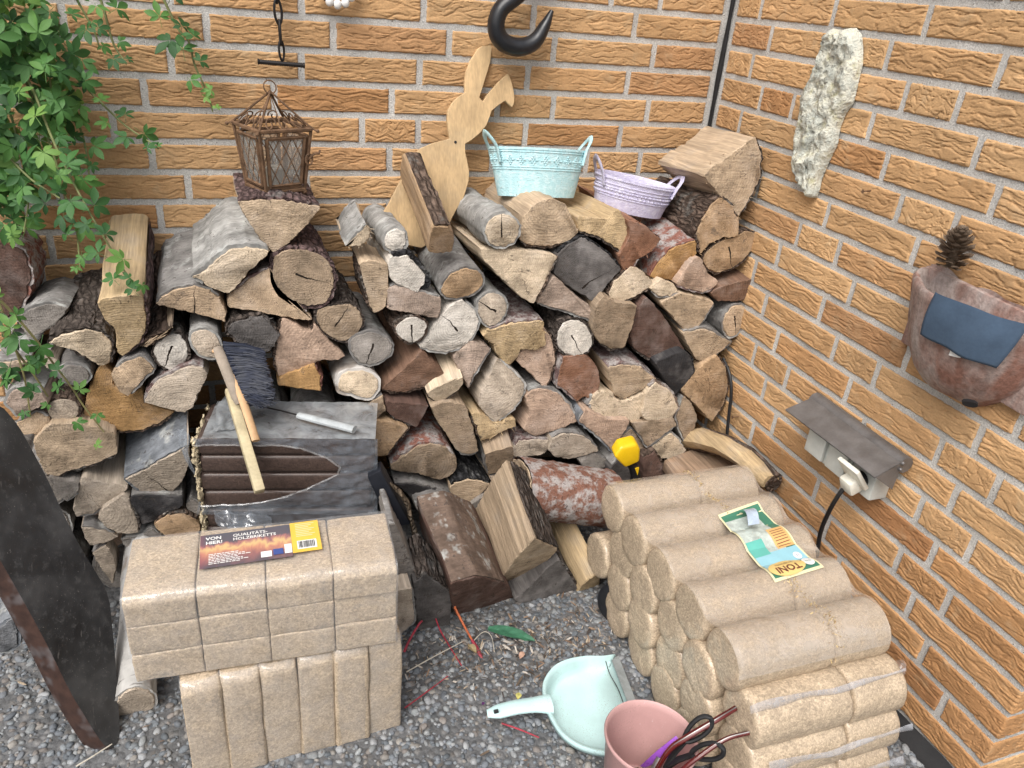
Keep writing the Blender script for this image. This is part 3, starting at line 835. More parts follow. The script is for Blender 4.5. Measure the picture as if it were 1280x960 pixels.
log('G', '468,870 480,790 560,753 660,758 740,800 792,870 700,900 600,927 500,912', 'palegrey', ('grey', 'grey'), 'T', 'flat pale half round beneath the large rosy half log', pith='620,930', pitch=5)
log('K', '170,510 215,450 310,500 432,503 380,590 350,672 280,600', 'pink', ('grey', 'blue'), 'L', 'pinkish wedge with blue grey side, above the yellow tool handle', pith='400,520', pitch=5)
log('K', '443,515 510,510 642,490 662,530 600,580 515,642 470,570', 'greytan', 'grey', 'B', 'grey brown split piece to the right of the yellow tool handle', pith='480,520')
log('K', '368,640 390,580 440,543 480,580 512,640 480,667 420,650', 'greytan', 'grey', 'T', 'small rounded log end behind the yellow tool handle', pith='440,660')
log('K', '528,650 590,590 640,558 690,610 712,650 640,692 580,692', 'cream', ('grey', 'lgrey'), 'T', 'rough pale chunk above the brown board at the right', rough=.004, pith='600,690')
log('K', '658,480 700,378 740,420 767,490 740,592 700,612 670,540', 'greytan', 'grey', 'L', 'narrow tan piece left of the blue stained wedge', pith='700,610')
log('E', '110,540 130,480 200,440 300,433 370,470 407,530 380,600 320,652 200,610 120,592', 'cream', ('birch', 'birch'), 'all', 'white barked birch log, right end of the wrapped dark briquettes', rnd=True, bt=.006)
log('E', '193,280 220,220 300,188 400,190 470,240 492,300 450,370 380,402 300,412 230,370', 'grey', ('grey', 'grey'), 'all', 'dark grey cracked round directly above the birch log', rnd=True, crack=-110)
log('I', '553,775 620,700 660,640 700,590 760,558 820,600 847,660 820,730 760,792 680,814 600,802', 'white', ('grey', 'lgrey'), 'BR', 'large whitish log end with a slanted crack, centre top', pith='720,690', crack=130, rough=.002)
log('I', '828,580 860,530 920,513 970,550 980,610 940,672 880,692 845,650', 'palegrey', ('grey', 'lgrey'), 'all', 'pale grey round right of the large whitish log end', rnd=True, crack=150)
log('E', '408,570 520,470 600,400 680,308 740,380 832,470 810,510 700,560 560,597 480,592', 'brown', ('dark', 'brown'), 'B', 'red brown wedge with a bright split top edge, right of the birch log', pith='680,310', pitch=7)
log('E', '438,650 722,680 690,740 640,825 560,800 480,760 450,720', 'dbrown', 'dark', 'B', 'dark trapezoid log end with a light top edge beneath the red brown wedge', pith='460,650', pitch=9)
log('E', '713,600 800,540 952,488 952,540 900,600 830,650 760,657', 'cream', ('dark', 'brown'), 'B', 'pale crescent shaped slice in the centre of the pile', pith='800,540', pitch=14, rough=.002)
log('E', '888,360 1000,248 1142,300 1060,440 990,562 950,470', 'pinkgrey', 'grey', 'R', 'grey pink triangle with a vertical crack, below the pale grey round', crack=80, pith='1000,560')
log('G', '-5,560 10,480 60,400 120,258 180,300 302,420 297,500 230,600 100,692 45,640', 'palegrey', ('grey', 'white'), 'RB', 'pale split log with a dark blotch and white rim in the pile centre', pith='60,420', rough=.0025)
log('F', '528,50 620,18 760,40 800,180 842,340 780,370 710,352 640,240 570,140', 'greytan', 'grey', 'B', 'tall brown grey slab standing point down in the pile centre', pith='620,30', pitch=4)
log('F', '800,100 870,88 950,160 1080,118 1092,170 960,232 860,277 820,180', 'honey', ('dark', 'brown'), 'L', 'torn yellow tan splinter block under the blotched log', rough=.004, pith='880,90')
log('F', '263,430 330,370 420,308 530,278 630,308 687,380 692,460 640,512 560,527 440,487 330,477 268,467', 'greytan', ('red', 'red'), 'T', 'half log with red bark and an orange heart, right of the dark briquettes', pith='500,430', pitch=7, bt=.006)
log('F', '150,140 260,148 382,190 320,270 240,372 150,372', 'tan', ('dark', 'brown'), 'R', 'tan split piece touching the right side of the dark briquette pack', pith='160,150')
log('F', '883,362 1072,308 1082,430 1000,470 910,497 888,440', 'greytan', 'grey', 'L', 'square cut block with a light top, left of the horizontal log', pitch=18, pith='980,310')
log('F', '648,590 680,550 770,528 850,530 922,560 840,640 740,717 690,650', 'ptan', ('dark', 'black'), 'T', 'fan shaped tan log end with speckled dark bark on top', pith='740,730', pitch=10)
log('F', '283,560 400,553 560,590 577,650 500,670 420,702 370,620', 'black', ('grey', 'grey'), 'T', 'charred black half log under the red barked one', pith='430,700', pitch=6)
log('F', '918,510 1000,478 1092,480 1080,560 1020,582 950,560', 'greytan', 'grey', 'T', 'small grey tan log end under the square cut block', dy=.01)
log('F', '428,720 560,678 722,710 715,790 640,832 500,800', 'grey', ('grey', 'grey'), 'T', 'grey barked piece low down under the charred half log', dy=-.02, pitch=6)
log('F', '718,782 860,648 902,640 800,782 760,832', 'grey', 'grey', 'R', 'thin grey sliver left of the large light split block', dy=-.005)
log('G', '222,850 260,800 350,788 462,800 440,880 400,902 320,907 230,952', 'palegrey', ('red', 'purple'), 'T', 'pale wedge with purplish top left of the flat pale half round', pith='340,940')
log('G', '645,922 760,878 862,930 852,985 700,992', 'grey', ('grey', 'grey'), 'T', 'dull grey half round just above the right end of the horizontal log')
log('K', '330,740 380,690 432,750 432,850 350,862', 'dgrey', ('grey', 'grey'), 'T', 'dark grey round behind the yellow and black tool', dy=-.02)
log('K', '498,690 560,655 600,720 695,785 580,825 500,832', 'dbrown', ('dark', 'brown'), 'T', 'dark brown piece deep between yellow tool and brown board', dy=-.02)
log('E', '330,700 350,640 420,608 437,710 360,782', 'greytan', 'grey', 'T', 'grey tan stub between the birch log and the dark trapezoid')
# ---- loose logs in front of the pile
LO = 'loose logs in front of the woodpile'
log('L', '655,598 740,478 815,403 922,450 850,522 720,600', 'ptan', 'dark', 'BR', 'large light split block leaning out with a broad flat top', y=-.575, pitch=31, yaw=-6, L=.175, pith='740,480', group=LO)
log('L', '440,605 560,570 680,600 738,692 600,752 480,782 448,700', 'dbrown', ('grey', 'brown'), 'T', 'dark brown half log with smooth bark lying on the pebbles', y=-.575, pitch=24, yaw=-9, L=.205, pith='600,760', group=LO)
log('L', '725,672 800,612 860,540 925,495 1008,625 920,682 790,714 750,692', 'dgrey', 'dark', 'R', 'blue grey stained log end under the large light block', y=-.56, pitch=9, yaw=-4, L=.24, pith='900,480', group=LO)
log('L', '985,665 1035,598 1115,548 1102,620 1060,668', 'honey', ('dark', 'dark'), 'R', 'yellowish split log with dark right side, left of the round briquette pack', y=-.55, pitch=22, yaw=-8, L=.25, pith='1030,600', group=LO)
log('L', '185,645 272,620 287,772 205,838', 'palegrey', 'grey', 'R', 'pale split block low beside the lower right corner of the labelled pack', y=-.62, pitch=10, L=.2, group=LO)
log('L', '158,350 195,340 292,580 188,642', 'grey', 'grey', 'T', 'grey slab end squeezed next to the labelled pack, above the pale split block', y=-.60, pitch=8, L=.10, group=LO)
log('L', '275,605 330,558 442,640 432,792 300,832', 'dgrey', ('dark', 'dark'), 'T', 'dark grey half log on the pebbles left of the red stalks', y=-.60, pitch=12, L=.10, group=LO)
log('N', '338,780 360,738 412,718 462,735 472,772 440,802 390,814 350,806', 'palegrey', ('birch', 'white'), 'all', 'round pale stick end on the pebbles under the labelled pack', rnd=True, y=-.655, pitch=13, L=.42, group=LO)
log('N', '0,540 40,500 62,560 55,605 -30,625 -60,560', 'blue', ('grey', 'blue'), 'all', 'bluish grey log lying behind the dark slab at the left edge', y=-.56, L=.25, group=LO, rnd=True)
log('P', '20,398 38,384 62,378 85,386 66,410 36,422', 'grey', ('grey', 'grey'), 'T', 'dark grey log far back under the vine, left of the mossy log', dy=.07, L=.18)
log('P', '-30,318 0,300 30,312 42,345 30,385 0,405 -30,400', 'dbrown', ('red', 'red'), 'TLR', 'red brown weathered block at the left edge behind vine leaves', y=-.16, L=.13, rough=.004, bulge=.01)['category'] = 'block'
# log with peeling red and white bark lying across the pile
def cross_log():
    P0, P1 = at((656, 610), y=-.45), at((762, 624), y=-.45)
    a = (P1 - P0); L = a.length; a.normalize()
    U = Vector((0, -1, 0)); V = U.cross(a).normalized(); U = a.cross(V).normalized()
    b, e = MB(), MB()
    n = 40
    rr = .071
    def pt(k, d, off=0):
        t = 2 * math.pi * k / n
        r = rr * (1 + .06 * math.sin(2 * t + 1) + .03 * math.sin(3 * t)) + off
        return U * math.cos(t) * r * 1.02 + V * math.sin(t) * r
    NL = 26
    rows = []
    for i in range(NL + 1):
        rows.append([])
        for k in range(n):
            p = pt(k, 0)
            d = L * i / NL
            cut = .035 * (-p.dot(V) / rr) if i == 0 else .035 * (-p.dot(V) / rr) * max(0, 1 - d / .05)
            q = P0 + a * (d + max(-.02, cut) - .004) + p
            f = .004 * nz(q, 55, 3) + .0025 * nz(q, 140, 8)
            rows[-1].append(q + p.normalized() * f)
    vs = [v for r in rows for v in r]
    b.add(vs, [(i * n + k, i * n + (k + 1) % n, (i + 1) * n + (k + 1) % n, (i + 1) * n + k) for i in range(NL) for k in range(n)])
    for i in (0, NL):
        cp = [v.lerp(P0 + a * (L if i else 0), .09) for v in rows[i]]
        rings = [cp, [v - (a * .003 if i == 0 else -a * .003) for v in [c.lerp(sum(cp, Vector()) / n, .02) for c in cp]]]
        e.add([v for r in rings for v in r], [tuple(n + k for k in range(n))] + [(k, (k + 1) % n, n + (k + 1) % n, n + k) for k in range(n)])
    root = e.obj('round_log', [MAT['end']], None, EC['ptan'])
    bk_ = b.obj('bark', MAT['red'], root, (.20, .10, .072), ang=70)
    tag(root, 'thick round log lying crosswise with peeling red and white bark', 'log', LO)
    root['crack_amount'] = 0.0
cross_log()
# crooked split branch along the right wall
def branch():
    pts = [at(q, x=x) for q, x in (((862, 548), -.085), ((880, 549), -.075), ((905, 556), -.065), ((930, 572), -.06), ((948, 588), -.055), ((963, 602), -.05))]
    pts = [Vector(p) for p in pts]
    b = MB(); b.tube(pts, [.030, .033, .031, .029, .026, .022], 12, flat=.8)
    def jit(v): v = Vector(v); return tuple(v + Vector((nz(v, 60, 1), nz(v, 60, 2), nz(v, 60, 3))) * .005)
    b.v = [jit(v) for v in b.v]
    o = b.obj('crooked_branch', MAT['side'], None, EC['honey'], ang=40)
    c = MB(); c.tube([p + Vector((.012, 0, -.006)) for p in pts], [.029, .031, .030, .028, .026, .0235], 14)
    c.v = [jit(v) for v in c.v]
    c.obj('bark', MAT['dark'], o, BC['brown'])
    tag(o, 'crooked peeled branch lying along the foot of the right wall', 'branch', LO)
branch()
# brown board with black specks under the branch
b = MB()
bp = [at(q, z=.2) for q in ((830, 575), (868, 560), (905, 566), (938, 590), (900, 602), (850, 606))]
b.prism(bp, (0, 0, -.03))
tag(b.obj('wooden_board', MAT['side'], None, (.36, .25, .17), bevel=.003), 'flat brown board with dark specks just behind the round briquettes', 'board')
# logs that carry the pile behind the wrapped briquette packs
for i, (x, z, r, e) in enumerate([(-1.18, .055, .055, 'grey'), (-1.065, .055, .052, 'tan'), (-.955, .06, .056, 'greytan'), (-1.125, .155, .055, 'palegrey'), (-1.01, .16, .056, 'pink'), (-1.19, .245, .052, 'greytan'),
                                (-1.075, .255, .054, 'grey'), (-.965, .265, .05, 'tan'), (-1.13, .345, .05, 'palegrey'), (-1.025, .355, .05, 'greytan'), (-.955, .16, .045, 'grey'), (-1.46, .06, .055, 'grey'), (-1.35, .055, .05, 'tan'), (-1.565, .085, .05, 'greytan'), (-1.46, .165, .05, 'pink'), (-1.57, .185, .05, 'grey'), (-1.66, .12, .055, 'tan'), (-1.66, .24, .06, 'greytan'), (-1.56, .285, .05, 'grey')]):
    c = Vector((x, -.30, z)); d = c - CC; k = d.dot(CF)
    u, v = 640 + FPX * d.dot(CR) / k, 480 - FPX * d.dot(CU) / k
    rp = r / k * FPX
    s = ' '.join('%f,%f' % (u + rp * math.cos(t * .785) * 1.0, v - rp * .88 * math.sin(t * .785)) for t in range(8))
    log('P', s, e, 'grey', 'all', 'log end hidden in the dark behind the wrapped dark briquettes' if i < 11 else 'log end hidden behind the dark slab at the left', rnd=True, y=-.30 if i < 11 else -.29, L=.28, group='logs hidden behind the briquette packs')

# ------------------------------------------------------------------ things on the back wall
def smooth_path(p, n=6):
    p = [Vector(v) for v in p]
    q = [p[0] * 2 - p[1]] + p + [p[-1] * 2 - p[-2]]
    out = []
    for i in range(1, len(q) - 2):
        a, b, c, d = q[i - 1:i + 3]
        for k in range(n):
            t = k / n
            out.append(.5 * ((2 * b) + (c - a) * t + (2 * a - 5 * b + 4 * c - d) * t * t + (3 * b - a - 3 * c + d) * t ** 3))
    out.append(p[-1])
    return out

def lerp_list(a, n):
    out = []
    for i in range(len(a) - 1):
        for k in range(n): out.append(a[i] + (a[i + 1] - a[i]) * k / n)
    return out + [a[-1]]

# crane hook
hp = [(672, -62), (668, -40), (660, -18), (645, -4), (626, 12), (620, 34), (628, 52), (648, 59), (668, 52), (681, 32), (690, 13)]
path = smooth_path([at(q, y=-.05) for q in hp], 6)
rad = lerp_list([.017, .017, .018, .020, .0205, .0215, .0225, .0225, .020, .0145, .005], 6)
h = MB(); h.tube(path, rad, 18, flat=.85)
hk = h.obj('crane_hook', MAT['black'], ang=60)
e = MB(); e.tube([path[0] + Vector((.026 * math.sin(t * .314), 0, .026 - .026 * math.cos(t * .314))) for t in range(20)], .011, 10, closed=True)
e.obj('eye', MAT['black'], hk)
tag(hk, 'heavy black iron crane hook hung on the brick wall above the rabbit', 'hook')

# chain with a cross bar
ch = empty('hanging_chain', at((350, 40), y=-.03)); o0 = ch.location.copy()
tag(ch, 'short dark iron chain with ribbed cross bar on the brick wall', 'chain')
def chain_link(c0, c1, turn, w=.0075, r=.0026):
    a = (c1 - c0); L = a.length; a.normalize()
    s = (Vector((1, 0, 0)) * math.cos(turn) + Vector((0, 1, 0)) * math.sin(turn)); s = (s - a * s.dot(a)).normalized()
    pts = []
    for i in range(20):
        t = 2 * math.pi * i / 20
        cx = math.cos(t); pts.append(c0.lerp(c1, .5) + a * (L / 2) * cx + s * w * math.sin(t) * (.7 + .3 * abs(math.sin(t))))
    MB().tube([p - o0 for p in pts], r, 7, closed=True).obj('link', MAT['iron'], ch)
ys = [(343, -60), (344, -30), (346, 1), (349, 28), (351, 53)]
cp = [at(q, y=-.025) for q in ys]
for i in range(4): chain_link(cp[i] + Vector((0, 0, .004)), cp[i + 1] - Vector((0, 0, .004)), .35 + (i % 2) * 1.25)
chain_link(cp[4] + Vector((0, 0, .004)), at((353, 76), y=-.025), .5, .0055, .0024)
ba, bb_ = at((322, 77), y=-.025), at((381, 82), y=-.025)
n = 40
MB().tube([ba.lerp(bb_, i / n) - o0 for i in range(n + 1)], [.0058 if i in (0, 1, n - 1, n) else .0042 + .0007 * (i % 2) for i in range(n + 1)], 9).obj('cross_bar', MAT['iron'], ch)

# white bead ornament whose lower edge shows at the top of the picture
wc = at((421, -24), y=-.02)
wr_ = empty('bead_ornament', wc); tag(wr_, 'white shell bead ornament at the top edge of the wall', 'ornament')
mw_ = plain('white_glazed_bead', (.75, .74, .72), .3, .5, var=.08)
md = MB(); md.ball((0, 0, 0), 1.0, 12, 8); bead = md.mesh('bead', mw_)
for i in range(14):
    t = 2 * math.pi * i / 14
    o = link('bead', bead, wr_); o.location = (.036 * math.sin(t), -.004, -.042 * math.cos(t)); o.scale = (.0085, .007, .0095)
MB().tube([(.036 * math.sin(t * .2094), .004, .042 * math.cos(t * .2094)) for t in range(30)], .005, 8, closed=True).obj('ring', MAT['rust'], wr_)

# wooden rabbit
mply = NT('birch_plywood', .6, .3)
c = mply.coord('Object', False)
g1 = mply.noise(mply.scale(c, (30, 30, 5)), 1.0, 4); g2 = mply.noise(mply.scale(c, (240, 240, 16)), 1.0, 3)
g3 = mply.noise(c, 11, 3, .6)
mply.out(mply.mix(mply.mr(g3, .5, .72, 0, .5), mply.mul((.55, .385, .21), mply.math('MULTIPLY', mply.mr(g1, .3, .7, .74, 1.1), mply.mr(g2, .3, .7, .84, 1.08))), mply.mul((.40, .31, .20), mply.mr(g2, .3, .7, .8, 1.1))), g2, .35, .0008)
nR = Vector((0, -1, .28)).normalized(); pR = Vector((-.62, -.012, 1.07))
out = pix('S', '640,155 645,185 640,230 625,280 610,330 598,365 607,377 615,378 625,358 650,330 675,302 690,288 705,275 713,290 720,310 728,345 730,370 727,392 720,403 708,392 695,378 670,395 645,415 638,435 625,470 600,500 570,525 545,540 545,570 552,600 560,640 558,680 540,740 510,790 485,840 440,900 380,930 330,920 270,880 225,830 232,805 260,760 290,700 325,640 350,590 375,557 420,537 487,520 482,490 478,450 480,412 500,380 520,362 545,347 543,310 548,270 565,225 590,185 622,160')
pts = [at(q, n=nR, p=pR) for q in out]
cen = sum(pts, Vector()) / len(pts)
v2 = pts
rb = MB(); rb.prism([p - cen for p in v2], nR * -.012)
ro = rb.obj('wooden_rabbit', mply.m, bevel=.0012, bseg=1, ang=30)
ro.location = cen
tag(ro, 'flat plywood rabbit with one folded ear leaning on the brick wall', 'decoration')
hp_ = at(pix('S', '508,533')[0], n=nR, p=pR) - cen
MB().tube([hp_ + nR * .0008, hp_ - nR * .002], .0032, 10).obj('screw_hole', MAT['rubber'], ro)

# ------------------------------------------------------------------ lantern
mglass = NT('dusty_glass', .25, .5)
mglass.b.inputs['Base Color'].default_value = (.30, .30, .28, 1)
mglass.b.inputs['Alpha'].default_value = .5
MAT['glass'] = mglass.m
lp = at((345, 239), y=-.16)
ln = empty('candle_lantern', lp, (0, 0, R(24))); ln.scale = (1, 1, .93); tag(ln, 'small rusty lantern with lattice panes on the sawn wedge', 'lantern')
hb, ht, H0, H1 = .041, .053, .010, .135
cs = [(-1, -1), (1, -1), (1, 1), (-1, 1)]
def lc(i, z):
    k = hb + (ht - hb) * (z - H0) / (H1 - H0)
    return Vector((cs[i % 4][0] * k, cs[i % 4][1] * k, z))
for i in range(4):
    MB().tube([lc(i, H0), lc(i, H1)], .0035, 6).obj('corner_post', MAT['rust'], ln)
    MB().ball(lc(i, .005), .0055).obj('foot', MAT['rust'], ln)
    f = MB()
    for z in (H0, H1): f.tube([lc(i, z), lc(i + 1, z)], .0045, 6)
    A, B_ = lc(i, H0), lc(i + 1, H0); C_, D_ = lc(i, H1), lc(i + 1, H1)
    def q_(u, v): return (A.lerp(B_, u)).lerp(C_.lerp(D_, u), v)
    for (u0, v0, u1, v1) in ((.12, .1, .12, .88), (.88, .1, .88, .88), (.12, .1, .88, .1), (.12, .88, .88, .88)):
        f.tube([q_(u0, v0), q_(u1, v1)], .0038, 5)
    fo = f.obj('frame', MAT['rust'], ln)
    w = MB()
    for k in range(-2, 4):
        for sg in (1, -1):
            u0, u1 = .12 + .76 * k / 3, .12 + .76 * (k + 2) / 3
            if sg < 0: u0, u1 = u1, u0
            p0, p1 = (u0, .1), (u1, .88)
            ts = [t / 12 for t in range(13) if .12 <= p0[0] + (p1[0] - p0[0]) * t / 12 <= .88]
            if len(ts) > 1: w.tube([q_(p0[0] + (p1[0] - p0[0]) * t, p0[1] + (p1[1] - p0[1]) * t) for t in ts], .0011, 4)
    w.obj('lattice', MAT['rust'], ln)
    g_ = MB(); g_.add([q_(.1, .08), q_(.9, .08), q_(.9, .9), q_(.1, .9)], [(0, 1, 2, 3)]); g_.obj('pane', MAT['glass'], ln, smooth=False)
MB().box((0, 0, H0), (2 * hb, 2 * hb, .003)).obj('floor_plate', MAT['rust'], ln)
MB().lathe([(0, .012), (.017, .012), (.0175, .05), (.015, .053), (0, .052)], 20).obj('candle', plain('wax', (.40, .37, .31), .4, .4, var=.1), ln)
rf = MB()
apx = Vector((0, 0, H1 + .068))
for i in range(4):
    e0 = lc(i, H1) * 1.0 + Vector((cs[i][0] * .009, cs[i][1] * .009, -.002))
    mid = Vector((cs[i][0] * .026, cs[i][1] * .026, H1 + .036))
    rf.tube(smooth_path([e0, lc(i, H1 + .004), mid, apx], 5), .0022, 6)
    rf.ball(e0, .004, 8, 5)
    # scroll work between the ridges
    a, b_ = lc(i, H1), lc(i + 1, H1)
    for k in range(3):
        base = a.lerp(b_, .2 + .3 * k); inw = Vector((-base.x, -base.y, 0)) * .28
        r0 = .012
        rf.tube([base + inw * (.5 + .5 * math.sin(t * .42)) + (b_ - a).normalized() * r0 * math.cos(t * .42) * (1 - t / 22) + Vector((0, 0, .012 + r0 * 1.1 * math.sin(t * .42) * (1 - t / 26))) for t in range(18)], .0015, 5)
    rf.tube(smooth_path([a.lerp(b_, .5), a.lerp(b_, .5) * .75 + Vector((0, 0, .035)), apx * 1.0 + Vector((0, 0, -H1 * 0 - .006))], 5), .0012, 4)
rf.obj('openwork_roof', MAT['rust'], ln)
MB().tube([apx + Vector((.0125 * math.cos(t * .3), .003 * math.sin(t * .3), .008 + .0125 * math.sin(t * .3))) for t in range(21)], .0014, 6, closed=True).obj('ring', MAT['rust'], ln)
la = MB(); lq = lc(1, .075) + Vector((-.002, -.006, 0))
la.tube([lq + Vector((.007 * math.cos(t * .5), -.002, .011 * math.sin(t * .5))) for t in range(13)], .0022, 6, closed=True)
la.tube(smooth_path([lq, lq + Vector((.008, -.008, .012)), lq + Vector((.018, -.008, .013)), lq + Vector((.022, -.006, .018))], 4), .0024, 6)
la.obj('latch', MAT['rust'], ln)

# ------------------------------------------------------------------ oval tins
def tin(name, label, loc, rot, rx, ry, h, k, col, colin, band, diamonds):
    m = NT(name + '_paint', .5, .4)
    c = m.coord('Object', False)
    n1 = m.noise(c, 90, 5, .7); n2 = m.vor(c, 300); n3 = m.noise(c, 40, 3)
    cc = m.mix(m.mr(n1, .45, .62, 0, .55), col, colin)
    cc = m.mix(m.mr(m.noise(c, 150, 4, .7), .66, .72, 0, .7), cc, (.16, .13, .11))
    m.out(cc, m.math('ADD', n1, n2), .5, .0018)
    t = empty(name, loc, rot); tag(t, label, 'planter', 'painted oval tin planters on the woodpile')
    prof = []
    for i in range(15):
        u = i / 14
        prof.append((k + (1 - k) * u + .008 * math.sin(math.pi * u), h * u))
    b = MB(); wl = .012
    b.lathe([(0.0, .002), (k - .03, .002)] + [(k, 0)] + prof[1:] + [(1.0, h), (1.018, h + .002), (1.018, h - .003), (.985, h - .001)] + [(p - .022, z + .001) for p, z in prof[::-1][1:-1]] + [(k - .04, .005), (0, .005)], 56, rx, ry)
    b.obj('tub', m.m, t, ang=50)
    for u in band:
        r_ = k + (1 - k) * u + .008 * math.sin(math.pi * u)
        MB().tube([Vector((r_ * rx * math.cos(a * .1122) * 1.004, r_ * ry * math.sin(a * .1122) * 1.004, h * u)) for a in range(56)], .0014, 6, closed=True).obj('rib', m.m, t)
    d = MB()
    if diamonds:
        for a0 in range(0, 24):
            for dx, dz in ((0, 1), (0, -1), (1, 0), (-1, 0), (.5, .5), (-.5, .5), (.5, -.5), (-.5, -.5), (0, 0), (1.6, 0), (-1.6, 0)):
                a = a0 * 2 * math.pi / 24 + dx * .055
                u = .76 + dz * .085
                r_ = (k + (1 - k) * u + .008 * math.sin(math.pi * u)) * 1.006
                d.ball((r_ * rx * math.cos(a), r_ * ry * math.sin(a), h * u), .0023, 6, 4)
    else:
        for a0 in range(110):
            a = a0 * 2 * math.pi / 110
            r_ = (k + (1 - k) * .97) * 1.012
            d.ball((r_ * rx * math.cos(a), r_ * ry * math.sin(a), h * .955), .0022, 6, 4)
            for u in (.62, .5):
                r_ = (k + (1 - k) * u + .008 * math.sin(math.pi * u)) * 1.006
                d.ball((r_ * rx * math.cos(a), r_ * ry * math.sin(a), h * u), .0018 + .0012 * (a0 % 2), 6, 4)
    d.obj('embossing', m.m, t)
    for s in (-1, 1):
        hd = MB()
        pa = smooth_path([(s * rx * .86, -ry * .52, h * .70), (s * rx * .93, -ry * .50, h * 1.0), (s * rx * 1.04, -ry * .36, h * 1.0 + .020), (s * rx * 1.10, 0, h * 1.0 + .031), (s * rx * 1.06, ry * .34, h * 1.0 + .020), (s * rx * .95, ry * .50, h), (s * rx * .88, ry * .54, h * .74)], 5)
        hd.tube(pa, .0080, 8, flat=.35)
        hd.obj('handle', m.m, t)
    return t
tb = tin('oval_tin', 'pale turquoise oval tin planter with diamond band', at((670, 246), y=-.125), (R(-13), R(1), R(-4)), .112, .062, .103, .80, (.40, .63, .67), (.62, .76, .78), (.57, .62, .93), True)
MB().tube([(.1, -.012, .098), (.104, 0, .1), (.1, .012, .098), (.09, .014, .085)], .006, 7).obj('rust_spot', MAT['rust'], tb)
tin('oval_tin', 'low lavender oval tin planter tilted to the right beside the turquoise one', at((784, 263), y=-.13), (R(-2), R(9), R(-10)), .099, .062, .074, .86, (.50, .475, .63), (.68, .67, .76), (.42, .70, .80), False)

# ------------------------------------------------------------------ things on the right wall
def mat_slab():
    m = NT('lichen_bark_plate', .95, .1)
    c = m.coord('Object', False)
    n1 = m.noise(c, 28, 6, .7); n2 = m.noise(c, 110, 5, .75); v = m.vor(c, 60)
    cc = m.ramp(n1, [(.3, (.54, .52, .34)), (.45, (.62, .61, .52)), (.6, (.48, .50, .45)), (.75, (.62, .60, .45))])
    cc = m.mix(m.mr(n2, .58, .68, 0, .8), cc, (.12, .11, .09))
    return m.out(m.mul(cc, m.mr(n2, .3, .7, .75, 1.15)), m.math('ADD', n2, n1), .9, .006)
CROP['W'] = (880, 0, 4); CROP['X'] = (960, 200, 4)
so = pix('W', '622,170 648,145 695,152 742,138 770,172 776,240 775,315 755,400 730,510 690,570 662,640 650,720 600,825 570,900 562,940 548,988 535,990 505,955 475,900 455,850 453,760 462,680 480,600 488,555 483,490 510,440 545,390 575,310 598,225')
sp = [at(q, x=-.012) for q in so]
sp = [Vector(v) for v in resample(sp, .008)]
n = len(sp); cz = sum(sp, Vector()) / n
b = MB(); rings = []
ax0, ax1 = at((1048, 55), x=-.012), at((1010, 235), x=-.012)
NR_ = 14
for j in range(NR_ + 1):
    t = j / NR_
    row = []
    for p in sp:
        u = max(0, min(1, (p - ax0).dot(ax1 - ax0) / (ax1 - ax0).length_squared))
        s = ax0.lerp(ax1, .06 + .9 * u)
        v = p.lerp(s, t)
        hgt = .016 * min(1, t * 5) ** .5 + (.010 * nz(v, 38, 2) + .007 * nz(v, 95, 5) + .004 * nz(v, 220, 7)) * min(1, t * 4)
        row.append(Vector((v.x - hgt, v.y + .002 * nz(v, 150, 9), v.z + .002 * nz(v, 150, 3))))
    rings.append(row)
b.add([v - cz for r_ in rings for v in r_], [(j * n + k, j * n + (k + 1) % n, (j + 1) * n + (k + 1) % n, (j + 1) * n + k) for j in range(NR_) for k in range(n)])
b.add([Vector((.010, 0, 0)) + v - cz for v in sp] + [v - cz for v in rings[0]], [tuple(range(n))] + [(k, (k + 1) % n, n + (k + 1) % n, n + k) for k in range(n)])
o = b.obj('bark_plate', mat_slab(), ang=75); o.location = cz
tag(o, 'long pale lichen covered bark plate hanging on the right brick wall', 'decoration')
# thin nail and hanging web thread by the plate
for q, lab in (((1088, 238), 'small rusty nail in the right wall, right of the bark plate tip'), ((923, 520), 'round rusty nail head low on the right wall by the hanging cable')):
    P = at(q, x=0); nb = MB(); nb.tube([P + Vector((.01, 0, 0)), P + Vector((-.016, 0, -.002)), P + Vector((-.018, 0, -.002))], [.0016, .0016, .004], 7)
    tag(nb.obj('nail', MAT['rust']), lab, 'nail', 'nails in the right wall')

# terracotta wall pot
mt = NT('weathered_terracotta', .85, .2)
c = mt.coord('Object', False)
n1 = mt.noise(mt.scale(c, (16, 16, 5)), 1, 5, .65); n2 = mt.noise(c, 120, 4, .7)
cc = mt.mix(mt.mr(n1, .36, .60, 0, .8), (.24, .125, .095), (.42, .375, .35))
cc = mt.mix(mt.mr(mt.noise(c, 20, 4), .58, .7, 0, .6), cc, (.14, .085, .07))
mt.out(mt.mul(cc, mt.mr(n2, .3, .7, .72, 1.2)), mt.math('ADD', n1, n2), .6, .003)
pc_ = Vector((0, -.908, .672))
pot = empty('wall_pot', pc_, (R(2), 0, 0)); pot.scale = (.95, .95, .95); tag(pot, 'weathered terracotta half pot mounted on the right brick wall', 'pot')
prof = [(.03, 0), (.062, .004), (.088, .03), (.108, .065), (.122, .105), (.131, .14), (.136, .165), (.139, .178), (.135, .184), (.128, .182), (.122, .165), (.112, .13), (.098, .09), (.075, .05), (.03, .03)]
b = MB(); b.lathe(prof, 40, .86, 1.06, math.pi / 2, math.pi * 1.5)
def pj(v):
    v = Vector(v); return tuple(v + Vector((nz(v, 26, 3), nz(v, 26, 7), nz(v, 30, 5))) * .004)
b.v = [pj(v) for v in b.v]
b.obj('bowl', mt.m, pot, ang=60)
